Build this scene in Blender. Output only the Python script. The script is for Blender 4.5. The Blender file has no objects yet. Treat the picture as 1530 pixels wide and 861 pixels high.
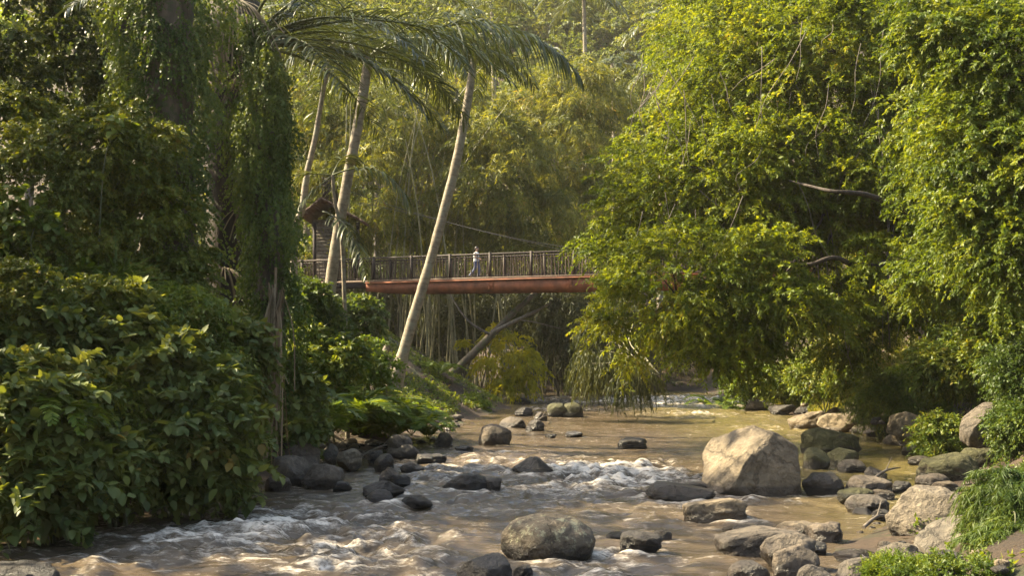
import bpy, math, random
import numpy as np
from math import radians, sin, cos, pi
from mathutils import Vector

rng = np.random.default_rng(7)
random.seed(7)
SC = bpy.context.scene
COL = SC.collection
F, HOR, CX, CAMZ = 1700.0, 520.0, 765.0, 3.0

def P(px, py, Y):
    return np.array([(px - CX) / F * Y, Y, CAMZ - (py - HOR) / F * Y])

def S(npx, Y):
    return npx / F * Y

def nrm(a):
    return a / np.maximum(np.linalg.norm(a, axis=-1, keepdims=True), 1e-9)

# ------------------------------------------------------------------ noise
def _h(ix, iy, iz, seed):
    n = (ix * 374761393 + iy * 668265263 + iz * 2147483647 + seed * 974634777) & 0xffffffff
    n = ((n ^ (n >> 13)) * 1274126177) & 0xffffffff
    n = ((n ^ (n >> 16)) * 2246822519) & 0xffffffff
    return ((n ^ (n >> 15)) & 0xffff) / 65535.0 * 2 - 1

def noise(p, seed=0):
    p = np.asarray(p, dtype=np.float64)
    i = np.floor(p).astype(np.int64)
    f = p - i
    u = f * f * f * (f * (f * 6 - 15) + 10)
    r = 0
    for dx in (0, 1):
        wx = u[..., 0] if dx else 1 - u[..., 0]
        for dy in (0, 1):
            wy = u[..., 1] if dy else 1 - u[..., 1]
            for dz in (0, 1):
                wz = u[..., 2] if dz else 1 - u[..., 2]
                r = r + wx * wy * wz * _h(i[..., 0] + dx, i[..., 1] + dy, i[..., 2] + dz, seed)
    return r

def fbm(p, o=4, seed=0, g=.5):
    p = np.asarray(p, dtype=np.float64)
    a, t, s = 1.0, 0, 0
    for k in range(o):
        t = t + a * noise(p * 2 ** k + 17.3 * k, seed + k)
        s += a
        a *= g
    return t / s

def sstep(a, b, x):
    t = np.clip((x - a) / (b - a), 0, 1)
    return t * t * (3 - 2 * t)

# ------------------------------------------------------------------ mesh builder
class MB:
    def __init__(s):
        s.v, s.f, s.a, s.n = [], [], [], 0
    def add(s, v, f, a=None):
        v = np.asarray(v, dtype=np.float32).reshape(-1, 3)
        f = np.asarray(f, dtype=np.int32)
        s.v.append(v)
        s.f.append(f + s.n)
        s.a.append(np.zeros(len(v), np.float32) if a is None else np.broadcast_to(np.asarray(a, np.float32), (len(v),)))
        s.n += len(v)
    def build(s, name, mat, parent=None, origin=(0, 0, 0), smooth=False):
        me = bpy.data.meshes.new(name)
        v = np.concatenate(s.v) - np.asarray(origin, np.float32)
        lv = np.concatenate([f.ravel() for f in s.f])
        ct = np.concatenate([np.full(len(f), f.shape[1], np.int32) for f in s.f])
        st = np.concatenate([[0], np.cumsum(ct)[:-1]]).astype(np.int32)
        me.vertices.add(len(v)); me.vertices.foreach_set('co', v.ravel())
        me.loops.add(len(lv)); me.loops.foreach_set('vertex_index', lv)
        me.polygons.add(len(ct)); me.polygons.foreach_set('loop_start', st)
        at = me.attributes.new('var', 'FLOAT', 'POINT')
        at.data.foreach_set('value', np.concatenate(s.a))
        me.update(calc_edges=True)
        if smooth:
            me.shade_smooth()
        me.materials.append(mat)
        o = bpy.data.objects.new(name, me)
        COL.objects.link(o)
        if parent is None:
            o.location = origin
        else:
            o.parent = parent
            o.location = Vector(origin) - parent.location
        return o

def tag(o, label=None, cat=None, group=None, kind=None):
    if label: o['label'] = label
    if cat: o['category'] = cat
    if group: o['group'] = group
    if kind: o['kind'] = kind
    return o

def empty(name, loc, label, cat, group=None):
    o = bpy.data.objects.new(name, None)
    COL.objects.link(o)
    o.location = Vector([float(c) for c in loc])
    o.empty_display_size = .2
    return tag(o, label, cat, group)

def spline(pts, n):
    pts = np.asarray(pts, float)
    m = len(pts)
    t = np.linspace(0, m - 1, n)
    i = np.minimum(t.astype(int), m - 2)
    f = (t - i)[:, None]
    p0 = pts[np.maximum(i - 1, 0)]; p1 = pts[i]; p2 = pts[i + 1]; p3 = pts[np.minimum(i + 2, m - 1)]
    return .5 * ((2 * p1) + (-p0 + p2) * f + (2 * p0 - 5 * p1 + 4 * p2 - p3) * f ** 2 + (-p0 + 3 * p1 - 3 * p2 + p3) * f ** 3)

def tube(mb, pts, rad, n=8, seg=None, rough=0, cap=True, ring=0, var=0, sp=True):
    pts = np.asarray(pts, float)
    if sp:
        seg = seg or max(6, len(pts) * 4)
        path = spline(pts, seg)
    else:
        path = pts; seg = len(pts)
    rad = np.interp(np.linspace(0, 1, seg), np.linspace(0, 1, len(np.atleast_1d(rad))), np.atleast_1d(rad)) if np.ndim(rad) else np.full(seg, rad)
    tg = nrm(np.gradient(path, axis=0))
    ref = np.array([0, 0, 1.]) if abs(tg[0][2]) < .9 else np.array([1., 0, 0])
    a = nrm(np.cross(tg, ref)); b = np.cross(tg, a)
    th = np.linspace(0, 2 * pi, n, endpoint=False)
    r = rad[:, None] * np.ones(n)[None]
    if ring:
        r = r * (1 + ring * (np.arange(seg) % 2)[:, None])
    if rough:
        q = path[:, None, :] + (a[:, None] * np.cos(th)[None, :, None] + b[:, None] * np.sin(th)[None, :, None]) * rad[:, None, None]
        r = r * (1 + rough * fbm(q * (1.2 / max(rad.max(), .01)) * .6, 3, 5))
    v = path[:, None, :] + a[:, None] * (np.cos(th)[None] * r)[..., None] + b[:, None] * (np.sin(th)[None] * r)[..., None]
    i = np.arange(seg - 1)[:, None] * n; j = np.arange(n)[None]; k = (j + 1) % n
    f = np.stack([i + j, i + k, i + n + k, i + n + j], -1).reshape(-1, 4)
    mb.add(v.reshape(-1, 3), f, var)
    if cap:
        for q in (0, seg - 1):
            c = v[q]; m = c.mean(0)
            vv = np.vstack([c, m]); jj = np.arange(n)
            mb.add(vv, np.stack([jj, (jj + 1) % n, np.full(n, n)], 1), var)

def box(mb, c, hx, hy, hz, ax=None, var=0, jit=0):
    """box about c with half sizes along axes ax (3x3 rows)"""
    ax = np.eye(3) if ax is None else np.asarray(ax, float)
    s = np.array([[x, y, z] for x in (-1, 1) for y in (-1, 1) for z in (-1, 1)], float)
    v = np.asarray(c) + (s * [hx, hy, hz]) @ ax
    f = [[0, 1, 3, 2], [4, 6, 7, 5], [0, 4, 5, 1], [2, 3, 7, 6], [0, 2, 6, 4], [1, 5, 7, 3]]
    mb.add(v, f, var)

# ------------------------------------------------------------------ leaves
def T(v, f):
    return np.array(v, float), np.array(f)
LEAF2 = T([[0, 0, 0], [-.5, .45, .12], [0, 1, -.08], [.5, .45, .12]], [[0, 2, 1], [0, 3, 2]])
NARROW = T([[0, 0, 0], [-.5, .3, .1], [0, 1, -.25], [.5, .3, .1]], [[0, 2, 1], [0, 3, 2]])
BIG = T([[0, 0, 0], [-.36, .16, .10], [-.5, .42, .13], [-.30, .76, .03], [0, 1.02, -.12],
         [.30, .76, .03], [.5, .42, .13], [.36, .16, .10], [0, .38, 0.0], [0, .74, -.04]],
        [[0, 8, 2, 1], [8, 9, 3, 2], [0, 7, 6, 8], [8, 6, 5, 9]])
BIGT = np.array([[9, 4, 3], [9, 5, 4]])

def leaves(mb, pos, d, nor, L, W, tmpl, var):
    """pos,d,nor (N,3); L,W (N,)"""
    d = nrm(d); x = nrm(np.cross(d, nor)); z = np.cross(x, d)
    tv, tf = tmpl
    v = (pos[:, None] + x[:, None] * (tv[None, :, 0:1] * W[:, None, None]) + d[:, None] * (tv[None, :, 1:2] * L[:, None, None])
         + z[:, None] * (tv[None, :, 2:3] * W[:, None, None]))
    n = len(tv); N = len(pos)
    off = (np.arange(N) * n)[:, None, None]
    mb.add(v.reshape(-1, 3), (tf[None] + off).reshape(-1, tf.shape[1]), np.repeat(var, n))
    if tmpl is BIG:
        mb.f.append((BIGT[None] + off).reshape(-1, 3).astype(np.int32) + (mb.n - N * n))

def rdir(n):
    return nrm(rng.normal(size=(n, 3)))

def sprays(mb, c, d, L, K, leaf, ratio, tmpl=LEAF2, droop=.5, hang=.3, svar=None, spread=.7, twig=0, up=.8, jit=.25):
    """N sprays: c origin, d twig direction, K leaves each"""
    N = len(c)
    L = np.broadcast_to(L, (N,)) * rng.uniform(.7, 1.25, N)
    t = (np.arange(K)[None] + rng.uniform(0, 1, (N, K))) / K
    side = nrm(np.cross(d, rdir(N)))
    sd2 = np.cross(d, side)
    ang = (np.arange(K) % 2 * pi)[None] + rng.uniform(-.9, .9, (N, K))
    sv = side[:, None] * np.cos(ang)[..., None] + sd2[:, None] * np.sin(ang)[..., None]
    down = np.array([0, 0, -1.])
    pos = c[:, None] + d[:, None] * (t * L[:, None])[..., None] + down * (droop * t ** 2 * L[:, None])[..., None]
    tw = nrm(d[:, None] + down * (2 * droop * t)[..., None])
    ld = nrm(tw * .6 + sv * spread + down * hang + rng.normal(size=(N, K, 3)) * jit)
    nn = nrm(np.array([0, 0, 1.]) * up + rng.normal(size=(N, K, 3)) * .55)
    ll = leaf * rng.uniform(.65, 1.25, (N, K)) * (1 - .25 * t) * rng.uniform(.65, 1.25, (N, 1))
    if svar is None:
        svar = rng.uniform(0, 1, N)
    var = np.clip(svar[:, None] * .6 + rng.uniform(0, 1, (N, K)) * .4, 0, 1)
    m = N * K
    leaves(mb, pos.reshape(m, 3), ld.reshape(m, 3), nn.reshape(m, 3), ll.ravel(), (ll * ratio).ravel(), tmpl, var.ravel())

def clumped(blobs, nclump, per, cr=.28, view=.62, inner=.25, flat=.75):
    """two level scatter: blobs (cx,cy,cz,rx,ry,rz) -> clumps on their surface -> points; returns pos, outward dir, clump id value"""
    B = np.array(blobs, float)
    w = B[:, 3] * B[:, 5]; w = w / w.sum()
    k = rng.choice(len(B), nclump, p=w)
    u = rdir(nclump)
    fl = (rng.uniform(size=nclump) < view) & (u[:, 1] > 0)
    u[fl, 1] *= -1
    r = 1 - inner * rng.uniform(0, 1, nclump) ** 1.5
    r = r * (1 + .22 * fbm(u * 1.8 + k[:, None] * 3.1, 3, 3))
    cc = B[k, :3] + u * r[:, None] * B[k, 3:]
    rad = cr * B[k, 3:].min(1) * rng.uniform(.5, 1.35, nclump)
    cv = rng.uniform(0, 1, nclump)
    n = nclump * per
    cid = np.repeat(np.arange(nclump), per)
    o = rdir(n)
    neg = o[:, 2] < -.2
    o[neg & (rng.uniform(size=n) < .6), 2] *= -1
    rr = rng.uniform(.35, 1, n) ** .6
    p = cc[cid] + o * (rr * rad[cid])[:, None] * np.array([1.15, 1.15, flat])
    out = nrm(o + .7 * u[cid] + rng.normal(size=(n, 3)) * .25)
    return p, out, cv[cid], cc

# ------------------------------------------------------------------ materials
def newmat(name):
    m = bpy.data.materials.new(name); m.use_nodes = True
    nt = m.node_tree; nt.nodes.clear()
    out = nt.nodes.new('ShaderNodeOutputMaterial')
    return m, nt, out

def N_(nt, t, **kw):
    n = nt.nodes.new(t)
    for k, v in kw.items():
        if k.startswith('i_'):
            n.inputs[k[2:].replace('_', ' ')].default_value = v
        else:
            setattr(n, k, v)
    return n

def ramp(nt, src, stops, interp='LINEAR'):
    r = nt.nodes.new('ShaderNodeValToRGB'); r.color_ramp.interpolation = interp
    e = r.color_ramp.elements
    while len(e) < len(stops): e.new(.5)
    for q, (p, c) in zip(e, stops):
        q.position = p; q.color = (*c, 1) if len(c) == 3 else c
    nt.links.new(src, r.inputs[0])
    return r.outputs[0]

def mixc(nt, f, a, b, mode='MIX'):
    m = nt.nodes.new('ShaderNodeMix'); m.data_type = 'RGBA'; m.blend_type = mode
    for s, k in ((f, 0), (a, 6), (b, 7)):
        if hasattr(s, 'is_output'): nt.links.new(s, m.inputs[k])
        else: m.inputs[k].default_value = s if k == 0 else (*s, 1)
    return m.outputs[2]

def math_(nt, op, a, b=0.0, c=None, clamp=False):
    m = nt.nodes.new('ShaderNodeMath'); m.operation = op; m.use_clamp = clamp
    for k, s in enumerate((a, b, c)):
        if s is None: continue
        if hasattr(s, 'is_output'): nt.links.new(s, m.inputs[k])
        else: m.inputs[k].default_value = s
    return m.outputs[0]

def leafmat(name, dark, mid, lite, trans=None, tw=.42, rough=.42, spec=.5, brown=None):
    m, nt, out = newmat(name)
    a = N_(nt, 'ShaderNodeAttribute', attribute_name='var')
    c = ramp(nt, a.outputs['Fac'], [(0, dark), (.5, mid), (.9, lite), (.975, brown or lite)])
    nz = N_(nt, 'ShaderNodeTexNoise', i_Scale=.55, i_Detail=2.0)
    geo = N_(nt, 'ShaderNodeNewGeometry')
    nt.links.new(geo.outputs['Position'], nz.inputs['Vector'])
    g = ramp(nt, nz.outputs[0], [(.3, (.72, .78, .75)), (.7, (1.25, 1.2, 1.1))])
    c = mixc(nt, 1.0, c, g, 'MULTIPLY')
    b = N_(nt, 'ShaderNodeBsdfPrincipled', i_Roughness=rough)
    b.inputs['Specular IOR Level'].default_value = spec
    nt.links.new(c, b.inputs['Base Color'])
    t = N_(nt, 'ShaderNodeBsdfTranslucent')
    tc = mixc(nt, 1.0, c, trans or (1.7, 1.45, .55), 'MULTIPLY')
    nt.links.new(tc, t.inputs['Color'])
    mx = N_(nt, 'ShaderNodeMixShader'); mx.inputs[0].default_value = tw
    nt.links.new(b.outputs[0], mx.inputs[1]); nt.links.new(t.outputs[0], mx.inputs[2])
    nt.links.new(mx.outputs[0], out.inputs[0])
    return m

def barkmat(name, c1, c2, scale=6, stretch=(1, 1, .3), bump=.5, rough=.85, rings=0, patches=None):
    m, nt, out = newmat(name)
    geo = N_(nt, 'ShaderNodeNewGeometry')
    mp = N_(nt, 'ShaderNodeMapping'); mp.inputs['Scale'].default_value = stretch
    nt.links.new(geo.outputs['Position'], mp.inputs['Vector'])
    nz = N_(nt, 'ShaderNodeTexNoise', i_Scale=float(scale), i_Detail=6.0, i_Roughness=.65)
    nt.links.new(mp.outputs[0], nz.inputs['Vector'])
    c = ramp(nt, nz.outputs[0], [(.3, c1), (.7, c2)])
    hgt = nz.outputs[0]
    if rings:
        sx = N_(nt, 'ShaderNodeSeparateXYZ'); nt.links.new(geo.outputs['Position'], sx.inputs[0])
        oi = N_(nt, 'ShaderNodeObjectInfo')
        w = math_(nt, 'MULTIPLY_ADD', nz.outputs[0], 1.5, math_(nt, 'MULTIPLY', sx.outputs[2], rings))
        w = math_(nt, 'MULTIPLY_ADD', oi.outputs['Random'], 9.0, w)
        w = math_(nt, 'FRACT', w)
        rr = ramp(nt, w, [(0, (.62, .6, .58)), (.14, (1, 1, 1)), (.85, (1.05, 1.05, 1.05)), (1, (.75, .73, .7))])
        c = mixc(nt, 1.0, c, rr, 'MULTIPLY')
    if patches:
        n2 = N_(nt, 'ShaderNodeTexNoise', i_Scale=3.2, i_Detail=5.0, i_Roughness=.7)
        nt.links.new(geo.outputs['Position'], n2.inputs['Vector'])
        c = mixc(nt, ramp(nt, n2.outputs[0], [(.52, (0, 0, 0)), (.6, (1, 1, 1))]), c, patches)
    b = N_(nt, 'ShaderNodeBsdfPrincipled', i_Roughness=rough)
    nt.links.new(c, b.inputs['Base Color'])
    bp = N_(nt, 'ShaderNodeBump', i_Strength=bump, i_Distance=.05)
    nt.links.new(hgt, bp.inputs['Height']); nt.links.new(bp.outputs[0], b.inputs['Normal'])
    nt.links.new(b.outputs[0], out.inputs[0])
    return m

def rockmat(name, c1, c2, c3, speck=0, moss=0, wet=.19, rough=.78, lichen=0, spk=(.10, .08, .06)):
    m, nt, out = newmat(name)
    geo = N_(nt, 'ShaderNodeNewGeometry'); oi = N_(nt, 'ShaderNodeObjectInfo')
    tc = N_(nt, 'ShaderNodeTexCoord')
    off = N_(nt, 'ShaderNodeVectorMath', operation='ADD')
    cmb = N_(nt, 'ShaderNodeCombineXYZ')
    for k in range(3):
        nt.links.new(math_(nt, 'MULTIPLY', oi.outputs['Random'], 37.0 + 11 * k), cmb.inputs[k])
    nt.links.new(geo.outputs['Position'], off.inputs[0]); nt.links.new(cmb.outputs[0], off.inputs[1])
    def nz(s, d=6.0, r=.6):
        n = N_(nt, 'ShaderNodeTexNoise', i_Scale=s, i_Detail=d, i_Roughness=r)
        nt.links.new(off.outputs[0], n.inputs['Vector']); return n.outputs[0]
    big = nz(1.6, 5.0, .65); fine = nz(11.0, 6.0, .7); mic = nz(45.0, 3.0, .6)
    c = ramp(nt, big, [(.30, c1), (.52, c2), (.74, c3)])
    c = mixc(nt, 1.0, c, ramp(nt, fine, [(.3, (.62, .62, .62)), (.7, (1.32, 1.3, 1.26))]), 'MULTIPLY')
    c = mixc(nt, 1.0, c, ramp(nt, oi.outputs['Random'], [(0, (.78, .8, .82)), (1, (1.2, 1.14, 1.05))]), 'MULTIPLY')
    if speck:
        v = nz(7.0, 8.0, .8)
        c = mixc(nt, ramp(nt, v, [(.5, (0, 0, 0)), (.57, (speck,) * 3)]), c, spk)
    if lichen:
        v = nz(5.0, 9.0, .82)
        c = mixc(nt, ramp(nt, v, [(.53, (0, 0, 0)), (.58, (lichen,) * 3)]), c, (.34, .32, .2))
    vo = N_(nt, 'ShaderNodeTexVoronoi', feature='DISTANCE_TO_EDGE', i_Scale=1.1)
    wv = N_(nt, 'ShaderNodeVectorMath', operation='MULTIPLY_ADD'); wv.inputs[1].default_value = (.9, .9, .9)
    n3 = N_(nt, 'ShaderNodeTexNoise', i_Scale=2.2, i_Detail=6.0, i_Roughness=.7); nt.links.new(off.outputs[0], n3.inputs['Vector'])
    nt.links.new(n3.outputs['Color'], wv.inputs[0]); nt.links.new(off.outputs[0], wv.inputs[2]); nt.links.new(wv.outputs[0], vo.inputs['Vector'])
    crk = ramp(nt, vo.outputs['Distance'], [(0, (.35, .33, .3)), (.018, (.8, .8, .8)), (.05, (1, 1, 1))])
    c = mixc(nt, .45, c, crk, 'MULTIPLY')
    sx = N_(nt, 'ShaderNodeSeparateXYZ'); nt.links.new(geo.outputs['Position'], sx.inputs[0])
    if moss:
        sn = N_(nt, 'ShaderNodeSeparateXYZ'); nt.links.new(geo.outputs['Normal'], sn.inputs[0])
        mf = math_(nt, 'MULTIPLY_ADD', big, 1.6, math_(nt, 'MULTIPLY', sn.outputs[2], .5))
        mf = ramp(nt, mf, [(.95 - .35 * moss, (0, 0, 0)), (1.1 - .35 * moss, (1, 1, 1))])
        c = mixc(nt, mf, c, mixc(nt, fine, (.022, .022, .008), (.085, .078, .022)))
    wz = math_(nt, 'MULTIPLY_ADD', big, -.14, sx.outputs[2])
    wf = ramp(nt, math_(nt, 'SUBTRACT', wz, wet - .10), [(0, (1, 1, 1)), (.06, (0, 0, 0))])
    c = mixc(nt, wf, c, mixc(nt, 1.0, c, (.34, .31, .29), 'MULTIPLY'))
    b = N_(nt, 'ShaderNodeBsdfPrincipled')
    nt.links.new(c, b.inputs['Base Color'])
    rg = math_(nt, 'MULTIPLY_ADD', wf, -.5 if rough > .6 else -.2, rough)
    nt.links.new(rg, b.inputs['Roughness'])
    h = math_(nt, 'MULTIPLY_ADD', fine, .7, math_(nt, 'MULTIPLY', mic, .2))
    h = math_(nt, 'MULTIPLY_ADD', big, 1.0, h)
    h = math_(nt, 'MULTIPLY_ADD', crk, .5, h)
    bp = N_(nt, 'ShaderNodeBump', i_Strength=1.0, i_Distance=.11)
    nt.links.new(h, bp.inputs['Height']); nt.links.new(bp.outputs[0], b.inputs['Normal'])
    nt.links.new(b.outputs[0], out.inputs[0])
    return m

def plain(name, c, rough=.6, bump=0, scale=20, var=.25):
    m, nt, out = newmat(name)
    geo = N_(nt, 'ShaderNodeNewGeometry')
    n = N_(nt, 'ShaderNodeTexNoise', i_Scale=float(scale), i_Detail=5.0)
    nt.links.new(geo.outputs['Position'], n.inputs['Vector'])
    cc = ramp(nt, n.outputs[0], [(.3, tuple(x * (1 - var) for x in c)), (.7, tuple(x * (1 + var) for x in c))])
    b = N_(nt, 'ShaderNodeBsdfPrincipled', i_Roughness=rough)
    nt.links.new(cc, b.inputs['Base Color'])
    if bump:
        bp = N_(nt, 'ShaderNodeBump', i_Strength=bump, i_Distance=.02)
        nt.links.new(n.outputs[0], bp.inputs['Height']); nt.links.new(bp.outputs[0], b.inputs['Normal'])
    nt.links.new(b.outputs[0], out.inputs[0])
    return m

M = dict(
    ficus=leafmat('ficus_leaf', (.05, .075, .009), (.105, .145, .014), (.20, .225, .026), tw=.52, rough=.5, spec=.25, brown=(.2, .15, .05)),
    ficus_near=leafmat('ficus_near_leaf', (.04, .068, .011), (.08, .12, .015), (.16, .19, .026), tw=.48, rough=.48, spec=.3),
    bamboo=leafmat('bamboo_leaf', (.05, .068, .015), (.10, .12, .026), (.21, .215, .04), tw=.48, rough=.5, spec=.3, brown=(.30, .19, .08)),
    bamboo_dark=leafmat('bamboo_dark_leaf', (.022, .03, .010), (.042, .052, .016), (.085, .092, .028), tw=.35, rough=.5, spec=.3),  # darker copy of the bamboo leaf, shade of the clumps put into its colour
    bigleaf=leafmat('broad_leaf', (.055, .080, .022), (.10, .13, .037), (.17, .19, .056), tw=.38, rough=.5, spec=.25, brown=(.22, .15, .04)),
    creeper=leafmat('creeper_leaf', (.045, .065, .010), (.088, .112, .016), (.16, .175, .026), tw=.38, rough=.48, spec=.3, brown=(.18, .14, .04)),
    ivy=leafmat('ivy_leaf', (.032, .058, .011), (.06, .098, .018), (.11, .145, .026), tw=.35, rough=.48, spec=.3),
    palm=leafmat('palm_leaf', (.022, .034, .012), (.042, .058, .02), (.085, .10, .036), tw=.28, rough=.42, spec=.4),
    fern=leafmat('fern_leaf', (.055, .095, .012), (.10, .155, .02), (.18, .22, .035), tw=.45, rough=.5, spec=.3),
    bank=leafmat('bank_leaf', (.05, .082, .014), (.10, .145, .022), (.20, .22, .045), tw=.42, rough=.45, spec=.35, brown=(.25, .18, .06)),
    yellow=leafmat('yellow_leaf', (.16, .18, .012), (.27, .27, .02), (.40, .37, .03), tw=.55, rough=.5, spec=.2),  # on the bush under the bridge this bright yellow stands in for sunlight
    hill=leafmat('hill_leaf', (.055, .08, .02), (.10, .13, .03), (.18, .19, .05), tw=.42, rough=.5, spec=.3),
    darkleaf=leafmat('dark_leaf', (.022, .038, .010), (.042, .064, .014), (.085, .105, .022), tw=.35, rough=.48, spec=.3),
    dead=leafmat('dead_leaf', (.06, .043, .026), (.13, .098, .06), (.24, .19, .125), trans=(1, .85, .6), tw=.15, rough=.7),
    grass=leafmat('grass_blade', (.08, .10, .015), (.16, .17, .03), (.30, .27, .06), tw=.45, rough=.5),
    bark_dark=barkmat('dark_fibrous_bark', (.018, .013, .010), (.06, .042, .03), 9, (1, 1, .15)),
    bark=barkmat('mossy_bark', (.035, .026, .018), (.12, .09, .06), 7, patches=(.05, .06, .02)),
    bark_grey=barkmat('grey_bark', (.06, .048, .036), (.17, .14, .11), 7),
    palmbark=barkmat('palm_trunk_bark', (.10, .082, .058), (.28, .23, .165), 5, (1, 1, 1), rings=5.5, patches=(.20, .19, .14)),
    culm_dark=barkmat('shaded_bamboo_culm', (.03, .028, .015), (.085, .075, .04), 2.5, rings=2.2, rough=.6, bump=.1),  # darker copy of the bamboo culm, shade under the bridge put into its colour
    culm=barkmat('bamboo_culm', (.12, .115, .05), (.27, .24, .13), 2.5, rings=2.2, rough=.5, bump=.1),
    stem=barkmat('green_stem', (.04, .05, .02), (.10, .10, .05), 5),
    r_tan=rockmat('tan_rock', (.095, .076, .052), (.18, .145, .10), (.27, .222, .16)),
    r_grey=rockmat('grey_rock', (.055, .044, .035), (.10, .082, .065), (.17, .14, .11)),
    r_dark=rockmat('dark_wet_rock', (.018, .015, .012), (.034, .027, .022), (.065, .052, .042), wet=.16, rough=.42),
    r_moss=rockmat('mossy_rock', (.035, .028, .018), (.06, .05, .03), (.10, .085, .05), moss=.75),
    r_lich=rockmat('lichen_rock', (.06, .05, .038), (.10, .082, .06), (.15, .125, .09), lichen=.9, moss=0),
    r_pale=rockmat('pale_speckled_rock', (.085, .07, .052), (.16, .134, .10), (.26, .225, .175), speck=.85),
    rust=plain('rust_red_steel', (.19, .058, .024), .75, .1, 2.2, .45),
    rail=plain('dark_brown_rail', (.020, .010, .008), .75, .2, 15, .3),
    stick=plain('brown_wooden_stick', (.042, .022, .014), .75, .3, 12, .45),
    deck=plain('timber_deck', (.10, .065, .045), .8, .2, 8),
    stone=plain('stacked_stone', (.16, .135, .11), .9, .8, 7, .5),
    roof=plain('brown_roof', (.13, .07, .045), .7, .5, 14, .4),
    cable=plain('dark_cable', (.025, .02, .018), .6),
    skin=plain('skin', (.42, .25, .17), .5, 0, 20, .05),
    shirt=plain('pale_shirt', (.55, .58, .62), .85, 0, 20, .08),
    trousers=plain('blue_trousers', (.10, .12, .22), .85, 0, 20, .15),
    hair=plain('black_hair', (.015, .012, .010), .5),
    shoe=plain('dark_shoe', (.03, .025, .02), .5),
)

# ------------------------------------------------------------------ river and terrain
YL = np.array([-30, 5, 14, 18, 20.5, 22.5, 25.5, 30, 35, 39, 47, 57, 66, 75, 84])
XL = np.array([-9.5, -9.2, -8.8, -8.2, -6.8, -5.6, -5.4, -4.2, -3.4, -2.8, -1.6, -.3, -.9, -4.0, -9.0])
YR = np.array([-30, 5, 12, 15, 18, 21, 24, 28, 32, 36, 40, 48, 56, 64, 75, 84])
XR = np.array([3.0, 3.6, 4.0, 4.5, 5.6, 7.4, 9.2, 10.9, 11.9, 12.2, 12.4, 12.4, 12.6, 13.0, 13.0, 12.0])
def xl(y): return np.interp(y, YL, XL)
def xr(y): return np.interp(y, YR, XR)

def terrain(x, y):
    dl = xl(y) - x
    dr = x - xr(y)
    p = np.stack([x * .25, y * .25, 0 * x], -1)
    n1 = fbm(p, 3, 11); n2 = fbm(p * 5, 3, 12)
    dl = dl + n1 * .5; dr = dr + n1 * .5
    slope = np.interp(y, [0, 20, 30, 45, 60, 80], [1.1, .85, .48, .5, .62, .5])
    flatl = np.interp(y, [0, 22, 28, 40, 50, 70], [.0, .2, 1.6, 1.2, .3, .2])
    zl = np.where(dl < flatl, np.clip(dl, -1, 9) * .14 + .0, flatl * .14 + (dl - flatl) * slope)
    zl = np.where(dl > 9, zl - (dl - 9) * (slope - .28), zl)
    flatr = np.interp(y, [0, 20, 30, 45, 60], [1.5, 1.2, .9, 1.0, 1.6])
    zr = np.where(dr < flatr, np.clip(dr, -1, 9) * .16, flatr * .16 + (dr - flatr) * .55)
    zr = np.where(dr > 14, zr - (dr - 14) * .2, zr)
    far = np.where(y > 79, (y - 79) * .35, -1)
    far = np.where(y > 95, 5.6 + (np.minimum(y, 195) - 95) * .62, far)
    z = np.maximum(np.maximum(zl, zr), far)
    inside = np.minimum(-dl, -dr)
    bed = -.55 * sstep(0, 1.2, inside)
    z = np.where(z < 0.02, np.minimum(z, bed), z)
    return z + n2 * .10 * sstep(-.2, 1.0, z) + n1 * .35 * sstep(.6, 4, z)

def tz(x, y):
    return float(terrain(np.array([float(x)]), np.array([float(y)]))[0])

def ground_mat():
    m, nt, out = newmat('bank_soil')
    geo = N_(nt, 'ShaderNodeNewGeometry')
    def nz(s, d=5.0, r=.6):
        n = N_(nt, 'ShaderNodeTexNoise', i_Scale=s, i_Detail=d, i_Roughness=r)
        nt.links.new(geo.outputs['Position'], n.inputs['Vector']); return n.outputs[0]
    a = nz(.6); b_ = nz(9.0, 8.0, .75)
    c = ramp(nt, a, [(.35, (.038, .027, .017)), (.52, (.07, .046, .028)), (.62, (.035, .042, .014))])
    c = mixc(nt, 1.0, c, ramp(nt, b_, [(.3, (.45, .42, .4)), (.7, (1.5, 1.4, 1.3))]), 'MULTIPLY')
    b = N_(nt, 'ShaderNodeBsdfPrincipled', i_Roughness=.9)
    nt.links.new(c, b.inputs['Base Color'])
    bp = N_(nt, 'ShaderNodeBump', i_Strength=1.0, i_Distance=.12)
    nt.links.new(b_, bp.inputs['Height']); nt.links.new(bp.outputs[0], b.inputs['Normal'])
    nt.links.new(b.outputs[0], out.inputs[0])
    return m

def grid(xs, ys, zf):
    X, Y = np.meshgrid(xs, ys)
    Z = zf(X, Y)
    v = np.stack([X, Y, Z], -1).reshape(-1, 3)
    nx, ny = len(xs), len(ys)
    i = (np.arange(ny - 1) * nx)[:, None] + np.arange(nx - 1)[None]
    f = np.stack([i, i + 1, i + 1 + nx, i + nx], -1).reshape(-1, 4)
    return v, f

gx = np.concatenate([np.linspace(-260, -20, 60), np.linspace(-19.6, 22, 210), np.linspace(23, 260, 60)])
gy = np.concatenate([np.linspace(-40, 11, 30), np.linspace(11.5, 90, 270), np.linspace(91, 330, 110)])
mb = MB(); v, f = grid(gx, gy, terrain); mb.add(v, f)
o = mb.build('ground', ground_mat(), smooth=True); tag(o, kind='structure')

# ------------------------------------------------------------------ rocks
ROCKS = []
ICO = {}
def ico(sub):
    if sub not in ICO:
        import bmesh
        bm = bmesh.new(); bmesh.ops.create_icosphere(bm, subdivisions=sub, radius=1)
        bm.verts.ensure_lookup_table()
        v = np.array([q.co[:] for q in bm.verts]); f = np.array([[q.index for q in ff.verts] for ff in bm.faces])
        bm.free(); ICO[sub] = (v, f)
    return ICO[sub]

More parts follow.
